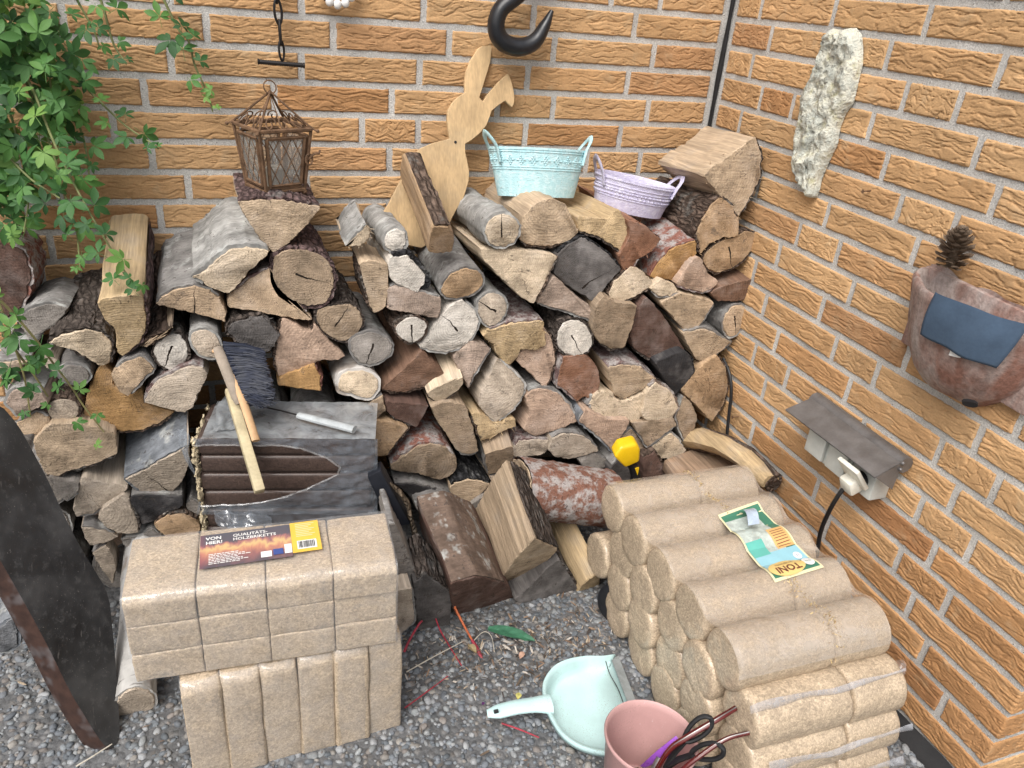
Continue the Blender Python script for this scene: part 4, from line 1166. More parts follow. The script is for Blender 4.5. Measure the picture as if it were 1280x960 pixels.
b = MB(); b.sheet(lambda u, v: Vector((-.004 + .006 * nz((u * 4, v * 3, 0)) - .004, -.142 + .284 * u, .04 + (.150 + .012 * nz((u * 5, 1, 2))) * v)), 24, 10); b.prism([(-.002, -.14, .03), (-.002, .14, .03), (-.002, .146, .186), (-.002, -.146, .186)], (-.014, 0, 0))
b.obj('back_plate', mt.m, pot, bevel=.003)
MB().tube([(-.080, -.088, .034), (-.084, -.093, .032)], [.0125, .0125], 12, flat=.5).obj('drain_hole', MAT['rubber'], pot)
MB().lathe([(0, .12), (.104, .118)], 24, .84, 1.04, math.pi / 2, math.pi * 1.5).obj('soil', plain('dry_soil', (.05, .04, .032), .95, .1, var=.5, sc_=120, bump=.9), pot)
# blue cloth tucked in the pot
mcl = plain('blue_cloth', (.075, .115, .175), .85, .2, var=.15, sc_=30, bump=.15)
def rimpt(t, r=.142, z=.184): return Vector((-r * .86 * math.cos(t), r * 1.06 * math.sin(t), z))
def cloth(u, v):
    # v 0: deep in the pot, .45 over the rim, 1: hanging hem
    t = R(4) - R(56) * u
    hem = 1 + .0 * u
    if v < .4:
        k = v / .4
        p = rimpt(t * (.75 + .25 * k), .05 + .096 * k, .140 + .054 * k)
    else:
        k = (v - .4) / .6
        r = .145 + .004 * math.sin(k * 3) - .018 * k
        p = rimpt(t + R(5) * k, r + .006, .192 - .082 * k)
        p.z += .003 * (1 - k) - .004 * u * k
    p += Vector((-.003 * math.sin(u * 9 + v * 2), 0, .002 * nz((u * 4, v * 4, 1))))
    return p
b = MB(); b.sheet(cloth, 26, 30)
o = b.obj('blue_cloth', mcl); o.location = pc_; o.rotation_euler = (R(2), 0, 0); o.scale = (.95, .95, .95)
md_ = o.modifiers.new('thickness', 'SOLIDIFY'); md_.thickness = .0025
tag(o, 'folded blue cloth hanging over the rim of the terracotta wall pot', 'cloth')
tg = MB(); tg.sheet(lambda u, v: cloth(.42 + .16 * u, 1.0) + Vector((.004 + .002 * v, 0, .012 - .024 * v + .008 * u * v)), 3, 3)
tgo = tg.obj('care_tag', mw_, o); 
# pine cone on the rim
pcn = at((1186, 336), x=-.035)
pn = empty('pine_cone', pcn, (R(4), R(-6), 0)); tag(pn, 'open brown pine cone on the back rim of the wall pot', 'pine cone')
mcone = plain('pine_cone_scale', (.19, .14, .10), .8, .2, var=.5, sc_=90, bump=.4)
sb = MB()
sb.add([(0, 0, 0), (.4, -.35, .02), (1, -.42, .16), (1.15, 0, .26), (1, .42, .16), (.4, .35, .02), (.9, 0, .08)], [(0, 1, 6), (1, 2, 6), (2, 3, 6), (3, 4, 6), (4, 5, 6), (5, 0, 6), (0, 5, 4, 3, 2, 1)])
sm = sb.mesh('scale', mcone, ang=20)
MB().lathe([(0, 0), (.006, .004), (.009, .018), (.006, .04), (0, .052)], 10).obj('core', mcone, pn)
for i in range(64):
    a = i * 2.39996; u = i / 63
    o = link('scale', sm, pn)
    s = .024 * math.sin(math.pi * (.2 + .72 * u)) + .004
    o.location = (0, 0, .004 + .062 * u); o.scale = (s, s * .7, s)
    o.rotation_euler = Euler((0, -R(-12 + 66 * u), a))

# socket box under a bent metal hood
mst = plain('grey_zinc_hood', (.20, .19, .185), .5, .5, .55, .2, 30)
mso = plain('pale_grey_socket_plastic', (.56, .58, .55), .45, .4, var=.1)
mpw = plain('cream_plug_plastic', (.70, .68, .60), .4, .4, var=.08)
sk = empty('socket_box', (0, -.73, .36)); tag(sk, 'triple outdoor socket under a bent grey metal hood on the right wall', 'socket')
MB().tube([(-.018, .112, .138), (-.018, -.150, .138)], .017, 10).obj('hood_roll', mst, sk)
b = MB()
b.add([(-.024, .108, .148), (-.024, -.148, .148), (-.092, -.156, .126), (-.092, .110, .122)], [(0, 1, 2, 3)])
b.add([(-.024, .108, .1455), (-.024, -.148, .1455), (-.091, -.156, .1235), (-.091, .110, .1195)], [(3, 2, 1, 0)])
b.obj('hood', mst, sk, smooth=False)
b = MB(); b.add([(-.024, -.149, .147), (-.090, -.155, .125), (-.03, -.150, .085)], [(0, 1, 2)]); b.obj('hood_cheek', mst, sk, smooth=False)
for s in (-.146, ): 
    for dz in (.132, .146): MB().ball((-.03, s - .006, dz), .004).obj('rivet', mst, sk)
for i in range(3):
    y0 = .040 - i * .065
    c_ = MB(); c_.box((-.022, y0, .078), (.044, .062, .078)); so_ = c_.obj('socket', mso, sk, bevel=.004)
    if i < 2:
        l_ = MB(); l_.box((-.049, y0, .074), (.010, .054, .058)); l_.obj('lid', mso, so_, bevel=.003)
    else:
        rm = Euler((0, R(-40), 0)).to_matrix()
        l_ = MB(); l_.box((-.072, y0, .088), (.010, .056, .060), rm); l_.obj('lid', mpw, so_, bevel=.003)
        MB().tube([(-.044, y0, .072), (-.05, y0, .071)], .017, 18).obj('socket_face', MAT['rubber'], so_)
plug = MB(); plug.box((-.066, -.088, .062), (.030, .034, .034), Euler((0, R(-25), 0)).to_matrix()); po_ = plug.obj('plug', mpw, None, bevel=.006)
po_.location = (0, -.73, .36)
cb = [Vector((-.070, -.812, .412)), Vector((-.078, -.808, .385)), Vector((-.074, -.795, .33)), Vector((-.06, -.78, .27)), Vector((-.05, -.78, .21)), Vector((-.045, -.785, .12)), Vector((-.05, -.80, .02))]
cpth = smooth_path(cb, 6)
MB().tube([p - po_.location for p in cpth], .0045, 8).obj('cable', MAT['rubber'], po_)
tag(po_, 'cream plug with black cable in the open right hand socket', 'plug')
# loose black cable in the corner behind the branch
MB_ = MB(); MB_.tube(smooth_path([at(q, x=-.02) for q in ((904, 448), (912, 468), (914, 492), (911, 520), (909, 548), (915, 572))], 5), .0042, 8)
tag(MB_.obj('black_cable', MAT['rubber']), 'thin black cable hanging between the woodpile and the right wall', 'cable')
# ------------------------------------------------------------------ wrapped briquettes
def mat_briq(name, base, coat, dark=False):
    m = NT(name, .7, .3)
    c = m.coord()
    n1 = m.noise(c, 22, 5, .6); n2 = m.noise(c, 330, 4, .75); n3 = m.mr(m.n('SeparateColor', Color=m.vor(m.scale(c, (1, 1.6, 1)), 210, 'F1', 'Color')).outputs[0], 0, 1, .3, .7)
    f = m.math('MULTIPLY', m.mr(n1, .3, .7, .86, 1.08), m.math('MULTIPLY', m.mr(n2, .3, .7, .62, 1.3), m.mr(n3, .3, .7, .80, 1.16)))
    cc = m.mul(base, f)
    cc = m.mix(m.mr(m.noise(c, 190, 3, .7), .64, .7, 0, .55), cc, tuple(.45 * b for b in base))
    m.b.inputs['Coat Weight'].default_value = coat
    m.b.inputs['Coat Roughness'].default_value = .16
    return m.out(cc, m.math('ADD', n2, m.math('MULTIPLY', n3, .7)), .5, .0024)
MAT['saw'] = mat_briq('pressed_sawdust', (.475, .375, .265), .6)
MAT['coal'] = mat_briq('dark_bark_briquette', (.062, .040, .032), .35)
def mat_film(name, col, alpha, rough=.18):
    m = NT(name, rough, 1.0)
    m.b.inputs['IOR'].default_value = 1.8
    c = m.coord('Object', False)
    n1 = m.noise(c, 30, 5, .65, .6)
    m.b.inputs['Alpha'].default_value = alpha
    m.set(m.b, 'Alpha', m.mr(n1, .3, .7, alpha * .55, min(1, alpha * 1.5)))
    return m.out(col, n1, .5, .004)
MAT['film'] = mat_film('clear_packing_film', (.60, .60, .60), .16, .10)
MAT['filmg'] = mat_film('cloudy_grey_film', (.30, .32, .335), .62, .3)
MAT['filmd'] = mat_film('thin_smoky_film', (.24, .27, .31), .36, .12)

def rough_block(sx, sy, sz, bev, seed, mat, amp=.0016, name='briquette', cham=0):
    b = MB()
    if cham:
        y0, z1 = -sy / 2, sz / 2
        b.prism([(-sx / 2, y, z) for y, z in ((y0, -z1), (y0, z1 - cham * .8), (y0 + cham * .45, z1 - cham * .22), (y0 + cham, z1), (-y0, z1), (-y0, -z1))], (sx, 0, 0))
    else: b.box((0, 0, 0), (sx, sy, sz))
    me = b.mesh(name, mat, bevel=bev, bseg=4)
    bm = bmesh.new(); bm.from_mesh(me)
    for _ in range(2):
        es = [e for e in bm.edges if e.calc_length() > .016]
        if es: bmesh.ops.subdivide_edges(bm, edges=es, cuts=1, use_grid_fill=True)
    bmesh.ops.triangulate(bm, faces=[f for f in bm.faces if len(f.verts) > 4])
    bm.normal_update()
    for v in bm.verts: v.co += v.normal * amp * (nz(v.co, 45, seed) + .7 * nz(v.co, 160, seed + 3))
    bm.to_mesh(me); bm.free()
    me.polygons.foreach_set('use_smooth', [True] * len(me.polygons)); me.update()
    return me

GP = 'packs of wood briquettes'
# upper pack: four columns, three rows
p1 = empty('briquette_pack', (-1.366, -.802, .232), (0, 0, R(-2.5))); W1, D1, H1_ = .403, .141, .169
tag(p1, 'film wrapped block of beige briquettes with a printed flame label on top', 'briquette pack', GP)
v1 = [rough_block(W1 / 4 - .0012, D1, H1_ / 3 - .0008, .0032, i * 5, MAT['saw']) for i in range(4)]
v1t = [rough_block(W1 / 4 - .0012, D1, H1_ / 3 - .0008, .0032, i * 5 + 2, MAT['saw'], cham=.017) for i in range(4)]
for i in range(4):
    for j in range(3):
        o = link('briquette', (v1t if j == 2 else v1)[(i * 3 + j * 2) % 4], p1)
        o.location = (W1 / 4 * (i + .5), D1 / 2 + rng.uniform(-.0025, .0025), H1_ / 3 * (j + .5)); o.rotation_euler = (0, rng.uniform(-.006, .006), 0)
f = MB()
def wrap(u, v):
    # over the top and down the front, sagging a little into the joints
    s = u * W1
    L = D1 + H1_ - .006
    d = v * L
    if d < D1 - .014: p = Vector((s, D1 - d, H1_ + .0014))
    elif d < D1 + .014:
        a = (d - D1 + .014) / .028 * math.pi / 2
        p = Vector((s, .015 - .0165 * math.sin(a), H1_ - .013 + .0145 * math.cos(a)))
    else: p = Vector((s, -.0022, H1_ - (d - D1)))
    sag = .0012 * nz((s * 30, d * 16, 0), 1, 4) + .0006 * nz((s * 90, d * 40, 0), 1, 9)
    return p + Vector((0, -sag - .0032, sag + .0028))
f.sheet(wrap, 60, 46)
f.obj('film', MAT['film'], p1, clean=False, ang=80)
# label
def mat_flame():
    m = NT('printed_flame_label', .35, .5)
    c = m.n('TexCoord').outputs['Object']
    s = m.n('SeparateXYZ', Vector=c)
    w = m.math('ADD', s.outputs[1], m.mr(m.noise(m.scale(c, (1, .5, 1)), 55, 4, .6, 1.2), 0, 1, -.018, .018))
    col = m.ramp(m.mr(w, -.034, .034, 0, 1), [(0, (.10, .085, .10)), (.25, (.26, .12, .12)), (.42, (.48, .22, .15)), (.55, (.60, .42, .20)), (.66, (.36, .16, .15)), (.74, (.10, .09, .11)), (1, (.09, .09, .11))])  # inks paled: washed-out look of film reflections is put into the print colours
    col = m.mix(m.mr(s.outputs[0], -.05, -.078, 0, .75), col, (.38, .07, .11))
    m.b.inputs['Coat Weight'].default_value = .5
    return m.out(col)
lab = empty('x'); bpy.data.objects.remove(lab)
lw, lh = .118, .070
lb = MB(); lb.sheet(lambda u, v: Vector(((u - .5) * lw, (v - .5) * lh, .0006 * nz((u * 5, v * 4, 2)))), 12, 6)
lo = lb.obj('label', mat_flame(), p1, clean=False); lo.location = (.174, .082, H1_ + .0068); lo.scale = (1.17, 1.17, 1); lo.rotation_euler = (0, 0, R(2))
def flat(name, x0, x1, y0, y1, z, mat, par):
    b = MB(); b.add([(x0, y0, z), (x1, y0, z), (x1, y1, z), (x0, y1, z)], [(0, 1, 2, 3)])
    return b.obj(name, mat, par, smooth=False)
def printed(txt, size, x, y, z, mat, par, align='LEFT', rot=0, bold=0):
    vs, fs = text_mesh(txt, size, align, bold)
    c_, s_ = math.cos(rot), math.sin(rot)
    b = MB(); b.v = [(x + a * c_ - b_ * s_, y + a * s_ + b_ * c_, z) for a, b_ in vs]; b.f = fs; b.m = [0] * len(fs)
    return b.obj('lettering', mat, par, smooth=False, clean=False)
ink = {k: plain('ink_' + k, v, .4, .4, var=.06) for k, v in dict(white=(.78, .78, .76), yellow=(.72, .46, .075), black=(.03, .03, .03), green=(.055, .19, .125), cream=(.72, .66, .42), blue=(.28, .52, .60), brown=(.16, .055, .035), orange=(.68, .42, .17), navy=(.05, .08, .25), aqua=(.12, .42, .36)).items()}
flat('yellow_panel', .0592, .098, -.030, .036, .0012, ink['yellow'], lo)
bc_ = MB()
flat('barcode_panel', .066, .092, -.024, -.006, .0018, ink['white'], lo)
xx = .068
while xx < .090:
    w = rng.choice((.0004, .0008, .0012)); bc_.add([(xx, -.022, .0024), (xx + w, -.022, .0024), (xx + w, -.008, .0024), (xx, -.008, .0024)], [(0, 1, 2, 3)]); xx += w + rng.choice((.0005, .0009))
bc_.obj('barcode', ink['black'], lo, smooth=False, clean=False)
printed('QUALITÄTS-\nHOLZBRIKETTS', .0082, -.017, .021, .0014, ink['white'], lo, bold=.0001)
printed('VON\nHIER!', .0092, -.052, .020, .0014, ink['white'], lo, bold=.0002)
flat('white_box', .018, .032, -.030, -.018, .0014, ink['white'], lo); flat('blue_box', .034, .047, -.028, -.016, .0014, ink['navy'], lo); flat('white_box', .049, .0585, -.028, -.009, .0014, ink['white'], lo)
lines = MB()
for i in range(7):
    x = -.048
    while x < -.012 + .006 * (i % 3):
        w = rng.uniform(.002, .006); lines.add([(x, -.010 - i * .0032, .0014), (x + w, -.010 - i * .0032, .0014), (x + w, -.0086 - i * .0032, .0014), (x, -.0086 - i * .0032, .0014)], [(0, 1, 2, 3)]); x += w + .001
lines.obj('small_print', ink['white'], lo, smooth=False, clean=False)
l2 = MB()
for i in range(8):
    l2.add([(.066, .030 - i * .0038, .0018), (.092 - .004 * (i % 3), .030 - i * .0038, .0018), (.092 - .004 * (i % 3), .0313 - i * .0038, .0018), (.066, .0313 - i * .0038, .0018)], [(0, 1, 2, 3)])
l2.obj('small_print', ink['cream'], lo, smooth=False, clean=False)

# lower pack: six upright briquettes
p2 = empty('briquette_pack', (-1.304, -.827, 0), (0, 0, R(3.1))); W2, D2, H2 = .355, .19, .231
tag(p2, 'lower film wrapped pack of six upright beige briquettes on the pebbles', 'briquette pack', GP)
v2_ = [rough_block(W2 / 6 + .0005, D2, H2 - .004, .0048, i * 3 + 1, MAT['saw'], .0022, cham=.022) for i in range(3)]
for i in range(6):
    o = link('briquette', v2_[i % 3], p2); o.location = (W2 / 6 * (i + .5), D2 / 2 + rng.uniform(-.004, .003), H2 / 2 - .001); o.rotation_euler = (rng.uniform(-.012, .012), rng.uniform(-.01, .01), 0)
f = MB()
def wrap2(u, v):
    s = u * W2; d = v
    vx = abs(math.sin(math.pi * 6 * u)) ** .35
    y = -.0075 + (.012 * (1 - vx)) + .0012 * nz((s * 40, d * 9, 3))
    if v < .12: a = v / .12 * math.pi / 2; return Vector((s, y + .013 - .013 * math.sin(a), H2 - .011 + .013 * math.cos(a)))
    return Vector((s, y, (H2 - .011) * (1 - (v - .12) / .88) + .002))
f.sheet(wrap2, 120, 26)
f.obj('film', MAT['film'], p2, clean=False, ang=80)

# dark bark briquettes in torn film, two packs on each other
psi = math.atan2(-.478 + .409, -.942 + 1.267)
for z0, hh, rows_, lab_ in ((.262, .166, 4, 'dark brown briquettes in torn cloudy film with brush and stick on top'), (.0, .258, 6, 'lower pack of dark briquettes hidden behind the labelled pack')):
    q = empty('briquette_pack', (-1.267, -.409, z0), (0, 0, psi)); tag(q, lab_, 'briquette pack', GP)
    WD, DD = .332, .14
    hb_ = hh / rows_
    vb = [rough_block(WD, DD / 2 - .001, hb_ - .001, .009, i * 7, MAT['coal'], .0008) for i in range(3)]
    for i in range(rows_):
        for j in range(2):
            o = link('briquette', vb[(i + j) % 3], q); o.location = (WD / 2 + rng.uniform(-.004, .002), DD / 4 + j * DD / 2, hb_ * (i + .5))
    # crumbly pale broken ends on the left
    b = MB()
    for i in range(rows_):
        for k in range(26):
            t = rng.random()
            b.ball((-.003 + rng.uniform(-.004, .002), rng.uniform(-.004, .012) if k % 2 else rng.uniform(0, DD), hb_ * (i + .08 + .84 * rng.random())), rng.uniform(.0025, .009), 6, 4, (.5, 1.3 * rng.random() + .4, 1.3 * rng.random() + .4))
    b.v = [tuple(Vector(v) + Vector((nz(v, 220, 1), nz(v, 220, 2), nz(v, 220, 3))) * .006) for v in b.v]
    b.obj('crumbled_ends', mat_briq('crumbled_sawdust', (.50, .42, .28), 0) if z0 else bpy.data.materials['crumbled_sawdust'], q, ang=20)
    if z0:
        # film: top sheet, then the front with a big torn hole
        def wav(p, a=.003): return .5 * a * (nz(p, 25, 1) + nz(p, 70, 4))
        b = MB(); b.sheet(lambda u, v: (lambda p: p + Vector((0, 0, wav(p) + .003)))(Vector((.012 + (WD - .008) * u, DD * (1 - v) - .006 * v, hh))), 50, 24)
        b.obj('top_film', MAT['filmg'], q, clean=False, ang=80)
        b = MB()
        nu, nv = 90, 56
        keep, vs = [], []
        def FP(u, v): 
            p = Vector((-.004 + (WD + .012) * u, -.0035, hh + .001 - (hh + .012) * v)); p.y -= abs(wav(p, .007)) + .0016 * abs(math.sin(u * 9 + v * 22 + 4 * nz(p, 14, 2))) ** 6 + .003 * max(0, math.sin(u * 14 + v * 9)) * (v > .75); return p
        vs = [FP(i / nu, j / nv) for j in range(nv + 1) for i in range(nu + 1)]
        def htop(u): return .075 + .30 * max(0, (u - .42) / .38) ** 2.2 + .012 * noise.noise(Vector((u * 9, 1, 3)))
        def hbot(u): return .86 - .42 * max(0, (u - .22) / .57) ** 1.6 + .012 * noise.noise(Vector((u * 9, 5, 3)))
        def hole(u, v):
            return u < .79 and htop(u) < v < hbot(u)
        fs = []
        for j in range(nv):
            for i in range(nu):
                if not hole((i + .5) / nu, (j + .5) / nv): fs.append((j * (nu + 1) + i, j * (nu + 1) + i + 1, (j + 1) * (nu + 1) + i + 1, (j + 1) * (nu + 1) + i))
        b.add(vs, fs); b.obj('torn_film', MAT['filmd'], q, clean=False, ang=80)
        # rolled white edge of the tear, flaps at the left
        b = MB()
        pts_ = []
        for k in range(81):
            u = .79 * k / 40 if k <= 40 else .79 * (80 - k) / 40
            pts_.append(FP(u, htop(u) if k <= 40 else hbot(u)) + Vector((0, -.002, 0)))
        b.tube(pts_, [.0012 + .0012 * abs(math.sin(i * 1.3)) for i in range(len(pts_))], 6)
        b.obj('tear_edge', MAT['film'], q)
        b = MB(); b.sheet(lambda u, v: Vector((-.012 - .035 * u * (1 - v) - .01 * math.sin(v * 7), .01 + .05 * u + .01 * math.sin(u * 5 + v * 6), hh * (.95 - 1.1 * v) + .02 * nz((u * 4, v * 4, 8)))), 14, 24)
        b.obj('loose_flap', MAT['filmd'], q, clean=False, ang=80)
        b = MB(); b.sheet(lambda u, v: Vector((.02 + .11 * u, -.008 - .03 * v * math.sin(math.pi * u) - .004 * math.sin(u * 20), .004 - .018 * u - .03 * v + .01 * nz((u * 5, v * 5, 2)))), 20, 8)
        b.obj('loose_flap', MAT['filmd'], q, clean=False, ang=80)
        b = MB(); b.sheet(lambda u, v: Vector((.02 + .045 * u + .01 * v, DD * .9 - .115 * v + .01 * u, hh + .008 + .018 * math.sin(u * 3 + v * 4) * (1 - v) + .006 * nz((u * 5, v * 6, 1)))), 14, 20)
        b.obj('loose_flap', MAT['filmg'], q, clean=False, ang=80)
    else:
        b = MB(); b.sheet(lambda u, v: Vector((.05 + (WD - .04) * u, -.004 - .002 * abs(nz((u * 9, v * 5, 1))), hh - hh * .7 * v)), 30, 14)
        b.obj('front_film', MAT['filmd'], q, clean=False, ang=80)

# ------------------------------------------------------------------ round briquettes on the right
RX, RY, DJ = -.461, -.603, .105
LA, LB_ = .192, .149
tp = empty('briquette_pack', (RX, RY, 0)); tag(tp, 'large pack of round beige briquettes stacked in layers by the right wall', 'briquette pack', GP)
def round_brq(L, r, seed):
    b = MB(); n = 40
    prof = [(0, 0), (r * .35, -.001), (r * .7, 0), (r - .006, .0005), (r - .0015, .003), (r, .008)] + [(r, .008 + (L - .016) * k / 12) for k in range(1, 13)] + [(r - .0015, L - .003), (r - .006, L - .0005), (r * .6, L), (0, L)]
    mtx = Matrix(((0, 0, 1), (1, 0, 0), (0, 1, 0)))
    b.lathe(prof, n, 1, 1, mtx=mtx)
    out = []
    for v in b.v:
        v = Vector(v); rr = Vector((0, v.y, v.z))
        f_ = .0016 * nz(v, 40, seed) + .0011 * nz(v, 150, seed + 4)
        if rr.length > 1e-4: v = v + rr.normalized() * f_
        v.x += .0022 * nz(v, 60, seed + 8)
        out.append(tuple(v))
    b.v = out
    return b.mesh('briquette', MAT['saw'], ang=50)
rA = [round_brq(LA, .0515, i * 4) for i in range(4)]; rB = [round_brq(LB_, .0515, i * 6 + 2) for i in range(4)]
LAY = [(.268, [0.0, 1, 2, 3, 4.02]), (.196, [.58, 1.58, 2.58, 3.58, 4.60]), (.122, [-.25, .75, 1.75, 2.75, 3.75, 4.75]), (.052, [.8, 1.82, 2.82, 3.82, 4.84])]
TOP = []
for li, (z, js) in enumerate(LAY):
    for j in js:
        y = -DJ * j; dx = rng.uniform(-.005, .005) + (.012 if li and j > 4.3 else 0); dz = rng.uniform(-.002, .002)
        for me, x in ((rng.choice(rA), 0), (rng.choice(rB), LA + .0025)):
            o = link('briquette', me, tp)
            if x: o.scale = (.96 - .20 * max(0, j) / 4.6, 1, 1)
            o.location = (x + dx, y, z + dz); o.rotation_euler = (rng.uniform(0, 6.28), 0, rng.uniform(-.006, .006))
    if li == 0: TOP = [-DJ * j for j in js]
def env(y):
    """height of the film over the top row"""
    return max(.266 + math.sqrt(max(1e-9, .0560 ** 2 - min(.0559, abs(y - t)) ** 2)) for t in TOP)
def envs(y): return env(y) if y < TOP[-1] else max(env(y), sum(max(env(y + k * .008), .306) for k in (-2, -1, 0, 1, 2)) / 5)
b = MB(); b.sheet(lambda u, v: Vector((-.004 + (.339 - .030 * v) * u, .035 - .512 * v, envs(.035 - .512 * v) + .0022 + .0008 * nz((u * 12, v * 16, 1)))), 40, 150)
MAT['haze_film'] = mat_film('taut_hazy_film', (.56, .49, .41), .40, .14)
b.obj('film', MAT['haze_film'], tp, clean=False, ang=80)
# front of the pack: film seams between the layers
def ribbon(j, z, x0, x1, w, ph, seedx=0):
    b = MB()
    def F(u, v):
        x = x0 + (x1 - x0) * u
        fold = .004 * math.sin(u * 7 + ph) + .0015 * math.sin(u * 19 + ph * 2)
        return Vector((x, -DJ * j - .050 - .004 * math.sin(math.pi * v) - .002 * math.sin(u * 11 + v * 3 + ph), z + fold + w * (v - .5) * (.75 + .25 * math.sin(u * 5 + ph))))
    b.sheet(F, 60, 6)
    return b.obj('film_fold', MAT['filmw'], tp, clean=False, ang=80)
MAT['filmw'] = mat_film('whitish_folded_film', (.50, .51, .54), .42, .2)
ribbon(4.38, .246, 0, .315, .022, .3); ribbon(4.80, .152, .03, .325, .026, 1.4); ribbon(4.90, .082, .04, .325, .026, 2.2); ribbon(4.94, .02, .08, .325, .022, 3.0)
b = MB(); b.sheet(lambda u, v: Vector((.318 + .05 * u + .006 * math.sin(v * 9), -.40 - .03 * u - .05 * v, .205 + .03 * math.sin(u * 4 + v * 5) * u - .03 * v)), 10, 14)
b.obj('film_end', MAT['film'], tp, clean=False, ang=80)
# crumbs in the joint of the top row
pm, pc = [], []
for i in range(420):
    j = rng.uniform(-.4, 4.6); y = -DJ * j
    x = LA + .002 + rng.gauss(0, .005 + (.004 if j > 2.6 else 0)); s = rng.uniform(.0008, .0026)
    pm.append(trs((x, y, envs(y) + .0035), Euler((rng.uniform(0, 3), rng.uniform(0, 3), rng.uniform(0, 6))), (s * 1.6, s, s)))
    pc.append(rng.choice([(.5, .38, .2), (.58, .45, .27), (.3, .2, .1), (.45, .33, .19)]))
tag(scatter_mesh('crumbs', cv, cf, pm, pc, bpy.data.materials['wood_crumb'], tp), kind='stuff')
# draped paper label
def lpix(q):
    P = at(q, z=.318); return Vector((P.x - RX, P.y - RY))
LC = [lpix(q) for q in ((897, 645), (946, 630), (1029, 713), (968, 731))]      # far left, far right, near right, near left
def luv(u, v):                                                              # u along the row of letters (right to left), v away from the letters' tops
    return (LC[2].lerp(LC[3], u)).lerp(LC[1].lerp(LC[0], u), v)
lw_ = (LC[2] - LC[3]).length; ll_ = (LC[2] - LC[1]).length
def drape(uvs, fs, off, name, mat, par):
    b = MB()
    b.v = [tuple((lambda p: Vector((p.x, p.y, max(envs(p.y), .3135) + .0042 + off)))(luv(*q))) for q in uvs]; b.f = fs; b.m = [0] * len(fs)
    return b.obj(name, mat, par, clean=False, smooth=False)
def dgrid(u0, u1, v0, v1, off, name, mat, par, nu=10, nv=24):
    return drape([(u0 + (u1 - u0) * i / nu, v0 + (v1 - v0) * j / nv) for j in range(nv + 1) for i in range(nu + 1)], [(j * (nu + 1) + i, j * (nu + 1) + i + 1, (j + 1) * (nu + 1) + i + 1, (j + 1) * (nu + 1) + i) for j in range(nv) for i in range(nu)], off, name, mat, par)
def dell(cu, cv_, ru, rv, off, name, mat, par, n=28):
    return drape([(cu, cv_)] + [(cu + ru * k * math.cos(2 * math.pi * i / n), cv_ + rv * k * math.sin(2 * math.pi * i / n)) for k in (.5, 1) for i in range(n)],
                 [(0, 1 + i, 1 + (i + 1) % n) for i in range(n)] + [(1 + i, 1 + n + i, 1 + n + (i + 1) % n, 1 + (i + 1) % n) for i in range(n)], off, name, mat, par)
def dtext(txt, cu, cv_, size, off, mat, par, bold=0):
    vs, fs = text_mesh(txt, size, 'CENTER', bold)
    return drape([(cu + x / lw_, cv_ - y / ll_) for x, y in vs], fs, off, 'lettering', mat, par)
TL = dgrid(0, 1, 0, 1, 0, 'label', ink['cream'], tp)
dgrid(.04, .96, .03, .97, .0006, 'green_field', ink['green'], TL)
dgrid(.25, .97, .13, .88, .0012, 'picture_field', plain('printed_pale_picture', (.50, .56, .52), .4, .4, var=.35, sc_=60), TL)
dgrid(.05, .97, .17, .36, .0017, 'blue_band', ink['blue'], TL)
dgrid(.62, .97, .34, .52, .0019, 'aqua_field', ink['aqua'], TL)
dgrid(.05, .42, .37, .60, .0021, 'orange_panel', ink['orange'], TL)
b_ = MB()
for i in range(7): dgrid(.10, .38, .39 + i * .028, .397 + i * .028, .0028, 'small_print', ink['brown'], TL, 8, 1)
dell(.62, .115, .36, .105, .0030, 'yellow_oval', plain('ink_pale_yellow', (.72, .52, .20), .4, .4, var=.06), TL)
dtext('TONI', .62, .095, .023, .0040, ink['brown'], TL, .0006)
dtext('HOLZBRIKETTS', .62, .165, .0062, .0040, ink['brown'], TL)
dell(.17, .115, .105, .062, .0027, 'white_badge', ink['white'], TL); dtext('10 kg', .17, .112, .0065, .0040, ink['green'], TL)
dell(.20, .235, .075, .045, .0027, 'white_badge', ink['white'], TL); dtext('7,5', .20, .235, .0065, .0040, ink['navy'], TL)
# strip of wrapping torn up at the far end of the label
b = MB(); sp0 = luv(.30, .97)
b.sheet(lambda u, v: Vector((sp0.x - .030 + .026 * u - .022 * v, sp0.y - .012 - .06 * v, envs(sp0.y) + .010 + .022 * math.sin(v * 2.6))), 4, 10)
b.obj('loose_label_strip', plain('shiny_blue_grey_strip', (.42, .50, .60), .3, .5, var=.15), TL, clean=False)
# ------------------------------------------------------------------ tools on the dark pack
mhw = plain('beech_handle', (.52, .33, .18), .6, .3, var=.2, sc_=30)
mhp = plain('pale_ash_wood', (.48, .41, .26), .65, .3, var=.25, sc_=30)
# hand brush, head leaning on the pile, handle towards the camera
br = empty('hand_brush', at((292, 480), y=-.36)); o0 = br.location.copy()
tag(br, 'hand brush with beech handle and dark blue bristles on the wrapped dark briquettes', 'brush')
h0, h1 = at((268, 437), y=-.315), at((321, 549), y=-.468)
pth = smooth_path([at((268, 437), y=-.315), at((282, 446), y=-.33), at((296, 478), y=-.37), at((310, 520), y=-.43), at((320, 551), y=-.47)], 6)
MB().tube([p - o0 for p in pth], lerp_list([.009, .0105, .0095, .0085, .0085], 6), 12, flat=.62).obj('handle', mhw, br)
bl = MB(); ba = at((272, 434), y=-.322); bb2 = at((300, 505), y=-.40)
bl.tube([ba.lerp(bb2, k / 8) - o0 for k in range(9)], [.009] + [.0115] * 7 + [.008], 12, flat=.7)
bl.obj('brush_block', plain('greyed_brush_block', (.30, .25, .20), .7, .2), br)
mbr = plain('blue_black_bristles', (.008, .013, .032), .5, .5, var=.3)
